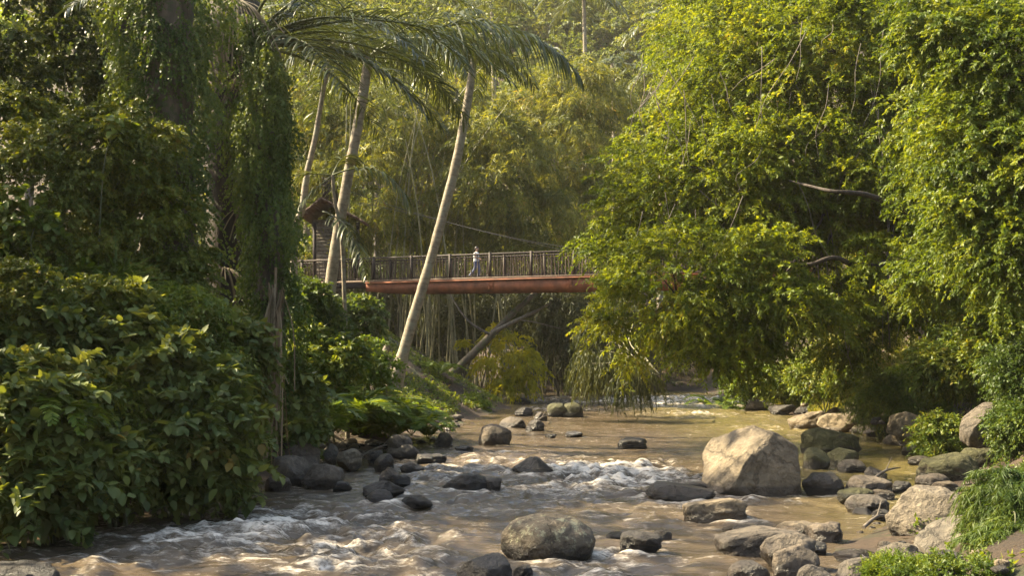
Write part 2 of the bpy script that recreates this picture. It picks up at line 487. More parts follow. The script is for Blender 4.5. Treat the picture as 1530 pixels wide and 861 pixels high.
def rock_mesh(hw, hd, h, seed, ang=.5, planes=None, sub=4, skew=0, expo=2.5, bury=.35, peak=0, nz_=.13, cutk=.8):
    r = np.random.default_rng(seed)
    v, f = ico(sub)
    q = v / (np.abs(v) ** expo).sum(1, keepdims=True) ** (1 / expo)
    if planes is None:
        planes = []
        for _ in range(int(4 + 9 * ang)):
            n = nrm(r.normal(size=3) * [1, 1, .8]); planes.append((n, r.uniform(.62, .95) * (1 - .12 * ang)))
    for n, d in planes:
        n = nrm(np.array(n, float))
        e = q @ n - d
        q = q - np.maximum(e, 0)[:, None] * n * cutk
    s = seed * 1.7
    q = q * (1 + nz_ * 1.4 * fbm(v * 1.3 + s, 3, seed)[:, None] + nz_ * .55 * fbm(q * 3.5 + s, 5, seed + 3, .65)[:, None])
    cr = np.abs(fbm(q * 2.6 + s, 3, seed + 9)); q = q * (1 - .035 * ang * (1 - sstep(0, .06, cr)))[:, None]
    q[:, 0] += skew * np.clip(q[:, 2], 0, 1)
    if peak: q[:, :2] *= (1 - peak * np.clip(q[:, 2] + .3, 0, 1.3))[:, None]
    up = q[:, 2] > -.6
    x0, x1 = q[up, 0].min(), q[up, 0].max()
    q[:, 0] = (q[:, 0] - (x0 + x1) / 2) / (x1 - x0) * 2 * hw
    q[:, 1] = q[:, 1] / (q[:, 1].max() - q[:, 1].min()) * 2 * hd
    zt, zb = q[:, 2].max(), q[:, 2].min()
    q[:, 2] = (q[:, 2] - zb) / (zt - zb) * h * (1 + bury) - h * bury
    return q, f

def rock(x0, x1, yt, yb, mat, label, seed, zb=0.0, cat='boulder', name='boulder', depth=.8, group=None, tilt=0, **kw):
    Y = (CAMZ - zb) * F / (yb - HOR) if yb > HOR + 5 else kw.pop('Y')
    Y = kw.pop('Y', Y)
    if 'zb' in kw: pass
    hw = S(x1 - x0, Y) / 2
    hd = hw * depth
    h = S(yb - yt, Y)
    hd = max(hd, h * .45)
    Yc = Y + hd * .75
    k = Yc / Y
    x = ((x0 + x1) / 2 - CX) / F * Yc
    sub = kw.pop('sub', 5 if (x1 - x0) > 55 else 4 if (x1 - x0) > 24 else 3)
    q, f = rock_mesh(hw * k, hd, h, seed, sub=sub, **kw)
    if tilt:
        c, s = cos(tilt), sin(tilt)
        q = np.stack([q[:, 0] * c - q[:, 2] * s, q[:, 1], q[:, 0] * s + q[:, 2] * c], 1)
    mb = MB(); mb.add(q + [x, Yc, zb], f)
    o = mb.build(name, M[mat], origin=(x, Yc, zb), smooth=True)
    tag(o, label, cat, group)
    ROCKS.append((x, Yc, hw * k, hd, zb))
    return o

R = rock
# the river
R(-30, 92, 847, 890, 'r_dark', 'wet brown boulder awash in the bottom left corner of the river', 1, ang=.4)
R(682, 766, 833, 885, 'r_dark', 'dark wet boulder cut by the bottom edge just below the lichen boulder', 2, ang=.6)
R(748, 890, 776, 838, 'r_lich', 'big rounded boulder with pale lichen on top in the near rapids', 3, ang=.1, expo=2.25, planes=[((.1, -.1, 1), .88)], depth=.75, nz_=.09)
R(766, 797, 846, 868, 'r_dark', 'small dark stone peeking out right of the bottom edge boulder', 4, ang=.6)
R(925, 989, 797, 830, 'r_dark', 'dark angular stone with white water around its foot', 5, ang=.9)
R(903, 934, 796, 808, 'r_dark', 'low wet slab touching the dark angular stone', 6, ang=.5)
R(976, 1004, 794, 808, 'r_grey', 'small speckled stone behind the dark angular stone', 7, ang=.5)
R(1019, 1115, 748, 780, 'r_tan', 'flat tan block with a saddle top standing in golden water', 8, ang=.5, expo=4.5, planes=[((-.3, 0, 1), .72), ((0, -1, .25), .72)], depth=.55)
R(966, 1069, 725, 752, 'r_dark', 'long low dark wedge of rock left of the giant boulder', 9, ang=.8, planes=[((.35, 0, 1), .5), ((0, -1, .5), .7)])
R(1018, 1062, 721, 738, 'r_dark', 'thin dark rock peeping out behind the long wedge', 10, ang=.4)
R(1048, 1203, 641, 741, 'r_tan', 'giant tan boulder with a bright left flank and a shaded right face', 12, sub=6,
  planes=[((-.80, -.38, .55), .60), ((-.55, -.25, .85), .66), ((.30, -.92, .22), .60), ((.95, -.1, .12), .70), ((.55, 0, .85), .70), ((-.15, -.8, .6), .74), ((.2, .9, .5), .7)],
  depth=.85, skew=.06, expo=3.0, nz_=.09, bury=.3, cutk=.9)
R(1196, 1283, 641, 681, 'r_moss', 'large mossy boulder behind the two smaller mossy ones', 13, ang=.35, planes=[((.4, 0, 1), .7)], depth=.6)
R(1199, 1238, 670, 702, 'r_moss', 'small round mossy boulder against the giant boulder', 14, ang=.3)
R(1235, 1282, 670, 700, 'r_moss', 'smooth mossy boulder at the foot of the large mossy one', 15, ang=.2)
R(1250, 1296, 688, 708, 'r_dark', 'low dark slab in front of the smooth mossy boulder', 16, ang=.4)
R(1197, 1259, 707, 740, 'r_dark', 'dark boulder tucked against the right foot of the giant boulder', 17, ang=.6)
R(1289, 1326, 699, 718, 'r_dark', 'pointed dark stone alone in the quiet pool', 18, ang=.7)
R(1262, 1332, 713, 741, 'r_grey', 'humped brown boulder between pool and stony bar', 19, ang=.6)
R(1249, 1306, 731, 753, 'r_moss', 'stone with bright yellow moss on top', 20, ang=.4)
R(1264, 1327, 742, 768, 'r_grey', 'smooth oblong stone below the yellow moss stone', 21, ang=.3)
R(1274, 1303, 760, 771, 'r_dark', 'little dark stone under the smooth oblong one', 22)
R(1079, 1136, 785, 801, 'r_pale', 'small speckled low stone in the golden shallows', 23, ang=.7)
R(1160, 1232, 784, 806, 'r_tan', 'pale flat slab behind the long grey slab', 24, ang=.3)
R(1204, 1261, 783, 812, 'r_grey', 'blocky grey slab at the end of the row of slabs', 25, ang=.5, expo=3.5)
R(1069, 1196, 797, 834, 'r_grey', 'long grey slab tapering to the left in the shallows', 26, ang=.4, skew=.2, planes=[((-.5, 0, 1), .62), ((0, -1, .3), .7), ((.2, 0, 1), .75)])
R(1140, 1218, 800, 852, 'r_grey', 'upright rounded rock leaning on the long grey slab', 27, ang=.5)
R(1152, 1224, 817, 868, 'r_grey', 'smooth pointed rock in front of the upright rounded rock', 28, ang=.5, peak=.25)
R(1196, 1234, 809, 832, 'r_dark', 'dark rock wedged right of the upright rounded rock', 29, ang=.6)
R(1088, 1150, 841, 885, 'r_dark', 'black wet rock at the bottom edge left of the pointed rock', 30, ang=.4)
R(1184, 1246, 846, 885, 'r_grey', 'grey rock cut by the bottom edge beside the pointed rock', 31, ang=.4)
R(1247, 1308, 825, 843, 'r_dark', 'flat dark stone lying in the golden pool edge', 32, ang=.5)
R(1244, 1324, 837, 885, 'r_grey', 'round grey rock behind the light green weeds at the bottom edge', 33, ang=.3)
R(1308, 1376, 816, 850, 'r_tan', 'tan oval rock at the edge of the golden pool', 34, ang=.3)
R(1322, 1452, 731, 818, 'r_pale', 'large pale speckled boulder beside the golden pool', 35, ang=.3, expo=2.7, sub=6, depth=.8)
R(1383, 1460, 773, 815, 'r_grey', 'darker rounded rock between the two pale boulders', 36, ang=.3)
R(1366, 1490, 779, 850, 'r_pale', 'pale sloping boulder below the drooping green shrub', 37, ang=.5, planes=[((-.55, -.3, .8), .55), ((.3, -.8, .4), .7)], depth=.9)
R(1358, 1446, 828, 885, 'r_dark', 'dark flat rock at the bottom edge under the pale sloping boulder', 38, ang=.4)
R(1370, 1458, 679, 722, 'r_moss', 'large dark mossy rock at the water edge on the right bank', 39, ang=.5)
R(1357, 1396, 683, 698, 'r_dark', 'low black rock in the water left of the large dark mossy rock', 40, ang=.4)
R(1430, 1500, 671, 705, 'r_moss', 'olive smooth rock behind the large dark mossy rock', 41, ang=.2)
R(1388, 1478, 645, 684, 'r_dark', 'dark square rock under the bank plants', 42, ang=.7, expo=3.5)
R(1344, 1392, 667, 682, 'r_grey', 'flat dark ledge stone at the back of the green pool', 43, ang=.4)
R(1476, 1520, 662, 688, 'r_tan', 'brown rough rock by the ferny bank at the right edge', 44, ang=.8)
R(1366, 1416, 709, 729, 'r_grey', 'flat rock with a pale rim above the large speckled boulder', 45, ang=.3)
R(1392, 1430, 721, 736, 'r_tan', 'small tan stone on top of the large speckled boulder', 46, ang=.5)
R(1330, 1366, 720, 738, 'r_dark', 'dark cobble left of the pale rimmed flat rock', 47, ang=.5)
R(1300, 1336, 733, 748, 'r_tan', 'tan cobble between the humped boulder and the speckled boulder', 48, ang=.5)
R(1303, 1328, 762, 778, 'r_dark', 'dark cobble touching the left side of the speckled boulder', 49, ang=.5)
R(1432, 1488, 598, 655, 'r_grey', 'tall slanting boulder leaning out of the right bank', 50, tilt=-.5, zb=.75, ang=.7, planes=[((-.85, -.2, .5), .5), ((.3, -.9, .2), .6), ((.5, 0, .9), .7)], depth=.7)
R(1222, 1290, 619, 648, 'r_tan', 'rounded tan boulder at the far end of the green pool', 51, ang=.3)
R(1178, 1242, 615, 643, 'r_tan', 'low tan boulder sloping into the river left of the rounded one', 52, ang=.5, planes=[((-.5, 0, 1), .5)])
R(1264, 1293, 583, 625, 'r_tan', 'upright brown boulder standing on the grassy point', 53, zb=.3, ang=.6, depth=.9)
R(1234, 1266, 609, 627, 'r_grey', 'small round stone left of the upright brown boulder', 54, zb=.15)
R(1149, 1190, 605, 619, 'r_dark', 'dark block under the yellow grass of the point', 55, ang=.7, zb=.05)
R(1186, 1218, 607, 620, 'r_dark', 'second dark block under the yellow grass of the point', 56, ang=.7, zb=.05)
R(1112, 1150, 600, 613, 'r_grey', 'pale stones at the left tip of the grassy point', 57, ang=.6, zb=.05)
R(1326, 1388, 616, 650, 'r_tan', 'tan rock face under the feathery bush on the right bank', 58, zb=.45, ang=.5)
R(1332, 1404, 630, 664, 'r_tan', 'sunlit tan boulder at the back right of the green pool', 59, zb=.15, ang=.4)
R(1320, 1374, 645, 666, 'r_grey', 'flat grey rock sloping into the green pool', 60, ang=.4)
R(1268, 1302, 636, 650, 'r_grey', 'small grey stone below the rounded tan boulder', 61)
R(1294, 1332, 640, 655, 'r_grey', 'low grey stone under the feathery bush', 62)
# middle of the river
R(923, 967, 655, 672, 'r_dark', 'lone dark stone with a wake in the smooth mid river', 63, ang=.5)
R(764, 830, 684, 710, 'r_dark', 'dark peaked rock with a white rapid on its right', 64, ang=.7, peak=.3)
R(660, 742, 710, 735, 'r_dark', 'dark humped rock at the left of the white rapid', 65, ang=.7, peak=.2)
R(722, 750, 715, 733, 'r_grey', 'small wet rock joined to the dark humped rock', 66, ang=.7)
R(817, 850, 603, 624, 'r_moss', 'left one of the twin round boulders in the far rapids', 67, ang=.2)
R(838, 872, 602, 624, 'r_moss', 'right one of the twin round boulders in the far rapids', 68, ang=.2)
R(766, 794, 594, 603, 'r_dark', 'small dark rock farthest up the river', 69, ang=.6)
R(768, 797, 609, 622, 'r_dark', 'round dark rock left of the twin boulders', 70, ang=.4)
R(797, 818, 616, 629, 'r_grey', 'small round rock just below left of the twin boulders', 71, ang=.4)
R(784, 814, 628, 645, 'r_dark', 'dark rock at the tip of the stony spit', 72, ang=.5)
R(745, 786, 624, 640, 'r_grey', 'grey rock on the stony spit below the earth bank', 73, ang=.5)
R(714, 763, 635, 665, 'r_grey', 'oval grey boulder sloping down to the right below the earth bank', 74, ang=.3, tilt=-.15)
R(649, 677, 647, 668, 'r_grey', 'rounded grey boulder at the foot of the earth bank', 75, ang=.3)
R(844, 871, 645, 654, 'r_dark', 'small flat dark stone in the still mid river', 76)
R(814, 832, 649, 656, 'r_dark', 'tiny stone left of the small flat one in the still mid river', 77)
R(679, 708, 667, 675, 'r_dark', 'flat stone breaking the surface below the oval grey boulder', 78)
# left rocks
R(541, 606, 721, 745, 'r_dark', 'dark ridge rock in front of the stony bar', 79, ang=.7)
R(544, 588, 734, 756, 'r_dark', 'dark wet rock at the foot of the ridge rock', 80, ang=.7)
R(599, 647, 742, 757, 'r_dark', 'low black rock right of the dark wet pair', 81, ang=.6)
R(398, 479, 661, 704, 'r_grey', 'largest smooth boulder of the heap beneath the hanging dead frond', 82, ang=.25, expo=2.6, zb=.12)
R(406, 463, 683, 727, 'r_grey', 'round grey boulder in front of the largest smooth one', 83, ang=.12)
R(450, 514, 694, 731, 'r_grey', 'smooth grey boulder leaning left at the river edge', 84, ang=.15, skew=.15)
R(394, 435, 713, 734, 'r_grey', 'low grey stone at the left foot of the round boulder', 85, ang=.2)
R(497, 526, 720, 736, 'r_dark', 'wet cobble at the right foot of the smooth grey boulder', 86, ang=.3)
R(478, 506, 663, 690, 'r_grey', 'grey block above the stony bar', 87, ang=.5, zb=.2)
R(503, 541, 671, 697, 'r_tan', 'brown rounded rock on the stony bar', 88, ang=.4, zb=.12)
R(558, 589, 679, 702, 'r_dark', 'black rounded rock in the middle of the stony bar', 89, ang=.3, zb=.05)
R(548, 572, 674, 692, 'r_dark', 'very dark rock behind the black rounded one', 90, ang=.3, zb=.08)
R(578, 628, 664, 684, 'r_grey', 'long flat grey rock at the back of the stony bar', 91, ang=.3, zb=.08)
R(578, 616, 650, 674, 'r_grey', 'grey dome rock under the ferns', 92, ang=.3, zb=.25)
R(598, 634, 692, 706, 'r_grey', 'flat oblong rock at the river side of the stony bar', 93, ang=.3)
R(620, 648, 680, 694, 'r_dark', 'dark round rock at the right tip of the stony bar', 94, ang=.4)
R(636, 668, 679, 692, 'r_dark', 'low wet rock next to the right tip of the stony bar', 95, ang=.4)
R(566, 602, 700, 725, 'r_grey', 'sharp grey rock where the rapid starts', 96, ang=.8, peak=.2)
R(578, 614, 710, 728, 'r_dark', 'brown wet rock beside the sharp grey rock', 97, ang=.6)
# loose cobbles on the bars
def cobbles(n, x0, x1, y0, y1, label, grp, seed, sz=(6, 18), mats=('r_grey', 'r_dark', 'r_tan'), zmax=.8):
    r = np.random.default_rng(seed); k = 0; tries = 0
    while k < n and tries < 4000:
        tries += 1
        px, py = r.uniform(x0, x1), r.uniform(y0, y1)
        Y = CAMZ * F / (py - HOR); x = (px - CX) / F * Y
        z = tz(x, Y)
        if z > .02:
            for _ in range(4):
                Y = (CAMZ - z) * F / (py - HOR); x = (px - CX) / F * Y; z = tz(x, Y)
        if z < -.25 or z > zmax: continue
        if any(abs(x - a) < b * .8 and abs(Y - c) < d * .8 for a, c, b, d, _ in ROCKS): continue
        w = r.uniform(*sz) * r.uniform(.6, 1)
        R(px - w, px + w, py - w * r.uniform(.6, 1.0), py, mats[r.integers(len(mats))], label, 200 + seed * 50 + k, zb=max(z - .02, -.05), cat='stone', name='cobble', group=grp, ang=.4, sub=3)
        k += 1
cobbles(60, 478, 660, 660, 726, 'small loose cobble on the stony bar at the left bank', 'cobbles of the left stony bar', 1, (5, 13))
cobbles(24, 640, 800, 625, 672, 'small loose stone along the foot of the earth bank', 'stones below the earth bank', 2, (4, 10))
cobbles(60, 1240, 1480, 690, 800, 'small loose cobble among the boulders of the right bar', 'cobbles of the right stony bar', 3, (6, 14))
cobbles(22, 1080, 1340, 598, 664, 'small stone lining the sunlit right shore', 'stones of the right shore', 4, (4, 9))
cobbles(16, 1240, 1500, 815, 861, 'small stone in the bottom right corner of the river', 'stones at the bottom right', 5, (8, 20))

# ------------------------------------------------------------------ water
def water_mat():
    m, nt, out = newmat('muddy_river_water')
    geo = N_(nt, 'ShaderNodeNewGeometry')
    a = N_(nt, 'ShaderNodeAttribute', attribute_name='var')
    mp = N_(nt, 'ShaderNodeMapping'); mp.inputs['Scale'].default_value = (.45, 1.25, 1); mp.inputs['Rotation'].default_value = (0, 0, radians(-24))
    nt.links.new(geo.outputs['Position'], mp.inputs['Vector'])
    def nz(s, d=5.0, r=.6, dist=0.0):
        n = N_(nt, 'ShaderNodeTexNoise', i_Scale=s, i_Detail=d, i_Roughness=r, i_Distortion=dist)
        nt.links.new(mp.outputs[0], n.inputs['Vector']); return n.outputs[0]
    f1 = nz(3.2, 8.0, .7, .8); f2 = nz(14.0, 5.0, .7, .3); rip = nz(5.5, 4.0, .55)
    k = math_(nt, 'MULTIPLY_ADD', math_(nt, 'SUBTRACT', f1, .5), 3.2, a.outputs['Fac'])
    k = math_(nt, 'MULTIPLY_ADD', math_(nt, 'SUBTRACT', f2, .5), 1.5, k)
    foam_glare = ramp(nt, k, [(.30, (0, 0, 0)), (.6, (.28, .28, .28)), (1.15, (1, 1, 1))])
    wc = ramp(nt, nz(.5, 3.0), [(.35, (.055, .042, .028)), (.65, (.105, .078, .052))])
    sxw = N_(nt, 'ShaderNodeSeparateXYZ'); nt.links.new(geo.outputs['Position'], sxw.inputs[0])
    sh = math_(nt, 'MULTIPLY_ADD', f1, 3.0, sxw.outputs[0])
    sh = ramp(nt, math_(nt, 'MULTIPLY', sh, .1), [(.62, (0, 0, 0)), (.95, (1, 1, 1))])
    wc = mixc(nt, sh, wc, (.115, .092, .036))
    wat = N_(nt, 'ShaderNodeBsdfPrincipled', i_Roughness=.07, i_IOR=1.33)
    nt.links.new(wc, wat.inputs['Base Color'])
    fo = N_(nt, 'ShaderNodeBsdfPrincipled', i_Roughness=.45)
    fo.inputs['Base Color'].default_value = (.68, .60, .50, 1)
    bp = N_(nt, 'ShaderNodeBump', i_Strength=.6, i_Distance=.07)
    h = math_(nt, 'MULTIPLY_ADD', f2, .35, rip)
    h = math_(nt, 'MULTIPLY_ADD', foam_glare, .5, h)
    nt.links.new(h, bp.inputs['Height'])
    nt.links.new(bp.outputs[0], wat.inputs['Normal']); nt.links.new(bp.outputs[0], fo.inputs['Normal'])
    mx = N_(nt, 'ShaderNodeMixShader')
    nt.links.new(foam_glare, mx.inputs[0]); nt.links.new(wat.outputs[0], mx.inputs[1]); nt.links.new(fo.outputs[0], mx.inputs[2])
    nt.links.new(mx.outputs[0], out.inputs[0])
    return m

# rapids patches, the far ones also painting sky glare as white: px,py centre, half width px, half height px, strength
RAP = [(430, 800, 330, 50, 1.0), (560, 850, 220, 40, .9), (250, 760, 150, 22, .5), (930, 715, 130, 22, 1.1), (1010, 735, 90, 12, .7),
       (700, 700, 90, 18, .75), (800, 725, 160, 14, .7), (640, 720, 60, 20, .6), (960, 600, 230, 11, .95), (800, 590, 60, 7, .4), (1050, 618, 110, 7, .5),
       (850, 722, 260, 40, 1.2), (1150, 752, 120, 10, .5), (620, 765, 200, 16, .75), (740, 692, 140, 18, .85), (640, 705, 60, 14, .8), (1000, 602, 160, 9, 1.0), (860, 612, 120, 6, .7), (1150, 640, 80, 8, .35), (930, 690, 150, 8, .5), (300, 835, 260, 30, .7), (660, 780, 160, 20, .6), (880, 840, 140, 30, .75), (1080, 800, 60, 8, .4), (1080, 745, 90, 8, .5), (1240, 700, 60, 5, .15), (660, 668, 40, 8, .3), (880, 660, 40, 4, .1)]
def water_fields(X, Y):
    rap = np.zeros_like(X)
    for px, py, hw, hh, s in RAP:
        y0 = CAMZ * F / (py - HOR); x0 = (px - CX) / F * y0
        wy = y0 * hh / (py - HOR); wx = S(hw, y0)
        rap = np.maximum(rap, s * np.exp(-((X - x0) / wx) ** 2 - ((Y - y0) / wy) ** 2))
    n = fbm(np.stack([X * .5, Y * .35, 0 * X], -1), 3, 40)
    rap = rap * (.75 + .8 * n)
    near = np.zeros_like(X)
    for x, y, hw, hd, zb in ROCKS:
        if zb > .06 or hw < .1: continue
        m = (np.abs(X - x) < hw * 2.2 + .5) & (np.abs(Y - y) < hd * 2.5 + 1)
        if not m.any(): continue
        e = np.sqrt(((X[m] - x) / (hw + .1)) ** 2 + ((Y[m] - y) / (hd + .15)) ** 2)
        near[m] = np.maximum(near[m], np.exp(-((e - 1.0) / .22) ** 2) * (.35 + .65 * np.clip(rap[m] * 2.5, 0, 1)))
    p = np.stack([X * .75 + .35 * Y, Y * 1.1 - .3 * X, 0 * X], -1)
    w1 = fbm(p * .9, 3, 41); w2 = fbm(p * 2.6, 4, 42); w3 = 1 - np.abs(fbm(p * 1.7 + w1[..., None], 3, 43)) * 2.2
    z = .038 * w2 + .028 * w1 + rap * (.17 * w1 + .16 * w2 + .15 * (w3 - .5) + .07 * fbm(p * 6, 3, 47)) + near * rap * .08
    foam_glare = np.clip(rap * (.34 + .45 * sstep(.2, 1.0, w3) + .6 * w2 + .3 * w1), 0, 1) + near * (.35 + .4 * w2)
    foam_glare = np.clip(foam_glare * 1.0 - .02, 0, 1)
    return z, foam_glare, rap

ys = [8.0]
while ys[-1] < 92: ys.append(ys[-1] + max(.035, (ys[-1] / 18.0) ** 1.6 * .045))
ys = np.array([-30, -10, 0, 4] + ys)
xs = np.arange(-12, 16, .055)
X, Yg = np.meshgrid(xs, ys)
Z, foam_glare, rap = water_fields(X, Yg)
v, f = grid(xs, ys, lambda a, b: Z)
mb = MB(); mb.add(v, f, foam_glare.ravel())
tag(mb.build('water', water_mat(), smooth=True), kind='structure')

# ------------------------------------------------------------------ plant makers
def limb_net(mb, base, tips, r0, r1=.02, bend=.3, n=6, sag=0):
    base = np.asarray(base, float)
    for t in tips:
        t = np.asarray(t, float); d = t - base; L = np.linalg.norm(d)
        m1 = base + d * .35 + rng.normal(size=3) * L * .06 + [0, 0, bend * L * .3]
        m2 = base + d * .7 + rng.normal(size=3) * L * .06 + [0, 0, bend * L * .35 - sag]
        tube(mb, [base, m1, m2, t], [r0, r0 * .7, r0 * .4, r1], n, 14, rough=.15, cap=False)

def tree(name, label, cat, base, blobs, mat, nclump, per, spec, trunk_r=.3, trunk=None, bark='bark', group=None, limbs=None, cr=.28, view=.62, limb_r=.12, inner=.25, extra=None, flat=.75):
    e = empty(name, base, label, cat, group)
    tb = MB()
    top = np.mean([b[:3] for b in blobs], 0)
    tr = trunk or [base, np.array(base) * .6 + top * .4 + rng.normal(size=3) * .2, top]
    tube(tb, tr, [trunk_r * 1.3, trunk_r, trunk_r * .5], 12, 24, rough=.2)
    tb.build('trunk', M[bark], e, base, smooth=True)
    p, d, cv, cc = clumped(blobs, nclump, per, cr=cr, view=view, inner=inner, flat=flat)
    lb = MB()
    start = spline(tr, 20)
    for L in (limbs or []):
        tube(lb, L[0], L[1], 9, 26, rough=.25)
    B = np.array(blobs)
    for b in B:
        s = start[rng.integers(9, 20)]
        limb_net(lb, s, [b[:3]], limb_r, .03)
    sel = rng.choice(len(cc), min(len(cc), 90), replace=False)
    for c in cc[sel]:
        b = B[np.argmin(np.linalg.norm((B[:, :3] - c) / B[:, 3:], axis=1))]
        limb_net(lb, b[:3], [c], limb_r * .3, .008, n=4)
    lb.build('branch', M[bark], e, base, smooth=True)
    fb = MB()
    sprays(fb, p, d, svar=cv, **spec)
    if extra: extra(fb)
    fb.build('crown', M[mat], e, base)
    return e

def B_(px, py, Y, wpx, hpx, dep=None):
    c = P(px, py, Y); rx, rz = S(wpx, Y), S(hpx, Y)
    return (*c, rx, dep or (rx + rz) * .5, rz)

def shrub(name, label, px, py, Y, wpx, hpx, mat, nclump, per, spec, dep=None, group=None, blobs=None, cr=.3, view=.7, cat='shrub', stems=7, inner=.35):
    bl = blobs or [B_(px, py, Y, wpx, hpx, dep)]
    c = np.mean([b[:3] for b in bl], 0)
    gz = tz(c[0], c[1]); base = np.array([c[0], c[1], min(gz, c[2] - .1)])
    e = empty(name, base, label, cat, group)
    p, d, cv, cc = clumped(bl, nclump, per, cr=cr, view=view, inner=inner, flat=.55)
    sb = MB()
    for t in cc[rng.choice(len(cc), min(stems, len(cc)), replace=False)]:
        limb_net(sb, base + rng.normal(size=3) * [.15, .15, 0], [t], .03, .008, n=5)
    sb.build('stem', M['stem'], e, base, smooth=True)
    fb = MB(); keep = p[:, 2] > terrain(p[:, 0], p[:, 1]) - .05
    keep &= p[:, 2] > .08
    sprays(fb, p[keep], d[keep], svar=cv[keep], **spec)
    fb.build('foliage', M[mat], e, base)
    return e

def frond(mb, base, d0, L, leaf=1.0, n=46, droop=.9, hang=.7, wid=.05, rach=.025, start=.18, var=.5, up=(0, 0, 1), lay=0, seg=4, tipcurl=1):
    """palm frond: rachis curve with leaflets of several segments drooping under gravity"""
    base = np.asarray(base, float); d0 = nrm(np.asarray(d0, float))
    t = np.linspace(0, 1, 22)
    # integrate curve
    pts = [base]; d = d0.copy()
    for i in range(21):
        d = nrm(d + np.array([0, 0, -1]) * droop * (.4 + 1.2 * t[i]) / 21 * 1.6)
        pts.append(pts[-1] + d * L / 21)
    pts = np.array(pts)
    tube(mb, pts, [rach, rach * .7, rach * .3, .004], 5, sp=False, cap=False, var=.75)
    tg = nrm(np.gradient(pts, axis=0))
    for sgn in (-1, 1):
        s = np.linspace(start, .99, n) + rng.uniform(-.004, .004, n)
        s = np.clip(s, 0, 1)
        p = np.stack([np.interp(s, t, pts[:, k]) for k in range(3)], 1)
        g = nrm(np.stack([np.interp(s, t, tg[:, k]) for k in range(3)], 1))
        side = nrm(np.cross(g, np.array(up, float))) * sgn
        ll = leaf * np.interp(s, [0, .2, .45, .8, 1], [.5, .85, 1, .7, .3]) * rng.uniform(.85, 1.1, n)
        dd = nrm(side * .9 + g * np.interp(s, [0, 1], [.45, 1.0])[:, None] + np.array([0, 0, .35 - lay]) + rng.normal(size=(n, 3)) * .10)
        cur = p; rows = []
        hz = hang * rng.uniform(.8, 1.25, n)
        w0 = wid
        wd = nrm(np.cross(dd, np.array([0, 0, 1.]) + g * .3) + rng.normal(size=(n, 3)) * .35)
        for k in range(seg + 1):
            f_ = k / seg
            w = w0 * np.interp(f_, [0, .25, .7, 1], [.5, 1, .8, .05])
            rows.append((cur - wd * w / 2, cur + wd * w / 2))
            dd = nrm(dd + np.array([0, 0, -1.]) * (hz * (1.6 / seg) * (.6 + f_))[:, None])
            cur = cur + dd * (ll / seg)[:, None]
        V = np.stack([q for r_ in rows for q in r_], 1)
        m = V.shape[1]
        fc = np.array([[2 * k, 2 * k + 1, 2 * k + 3, 2 * k + 2] for k in range(seg)])
        vv = np.clip(var + rng.uniform(-.3, .3, n), 0, .94)
        mb.add(V.reshape(-1, 3), (fc[None] + (np.arange(n) * m)[:, None, None]).reshape(-1, 4), np.repeat(vv, m))

def palm(name, label, trunk_pts, rads, fronds, group=None, bark='palmbark', mat='palm', cat='palm tree', crown_at=None):
    base = np.asarray(trunk_pts[0], float)
    e = empty(name, base, label, cat, group)
    tb = MB(); tube(tb, trunk_pts, rads, 14, 90, ring=.012, rough=.08)
    tb.build('trunk', M[bark], e, base, smooth=True)
    top = np.asarray(trunk_pts[-1] if crown_at is None else crown_at, float)
    for kw in fronds:
        kw = dict(kw); fb = MB()
        b = top + np.array(kw.pop('off', (0, 0, 0)))
        frond(fb, b, **kw)
        fb.build('frond', M[kw.get('m', mat)], e, base)
    return e

# ------------------------------------------------------------------ right hand trees
FSPEC = dict(L=.6, K=24, leaf=.165, ratio=.44, droop=.5, hang=.45, spread=.75, up=.8)
A_bl = [B_(1030, 210, 42, 85, 100), B_(1120, 120, 40, 120, 120), B_(1090, 290, 38, 140, 110), B_(955, 330, 40, 72, 90), B_(1010, 440, 34.5, 100, 90),
        B_(1150, 440, 34, 120, 85), B_(1230, 240, 38, 130, 120), B_(1270, 90, 38, 140, 110), B_(1080, 520, 34, 70, 45), B_(930, 490, 36, 55, 62),
        B_(1250, 480, 37, 90, 55), B_(1180, 350, 38, 120, 90), B_(1345, 235, 36.5, 80, 50), B_(1330, 345, 37.5, 80, 38), B_(1330, 445, 36.5, 85, 42), B_(1390, 150, 38, 90, 90), B_(1325, 385, 34.5, 60, 36), B_(1315, 262, 35.2, 60, 34), B_(1290, 330, 36.2, 50, 30), B_(918, 400, 36.5, 40, 46), B_(1410, 480, 36, 60, 60)]
tA = P(1395, 585, 40); tA[2] = tz(tA[0], tA[1]) - .2
tree('weeping_fig_tree', 'huge sunlit fig tree drooping over the river and hiding the bridge end', 'tree', tA, A_bl, 'ficus', 640, 25, FSPEC,
     trunk=[tA, P(1390, 480, 40), P(1370, 330, 40), P(1330, 160, 39)], trunk_r=.42, cr=.40, view=.72, inner=.6, bark='bark_dark',
     limbs=[([P(1385, 400, 39), P(1330, 393, 36), P(1280, 397, 34.5), P(1245, 385, 34), P(1200, 396, 34), P(1130, 380, 35)], [.13, .10, .08, .06, .03]),
            ([P(1375, 330, 39), P(1340, 308, 35), P(1290, 290, 33.5), P(1240, 285, 33), P(1180, 270, 35)], [.12, .09, .06, .03]),
            ([P(1370, 470, 39), P(1300, 452, 36), P(1235, 452, 35), P(1180, 470, 36)], [.10, .07, .03]),
            ([P(1335, 330, 36), P(1326, 430, 35), P(1330, 520, 35)], [.05, .03, .015]),
            ([P(1345, 160, 39), P(1240, 120, 37), P(1180, 90, 37)], [.2, .12, .05])])
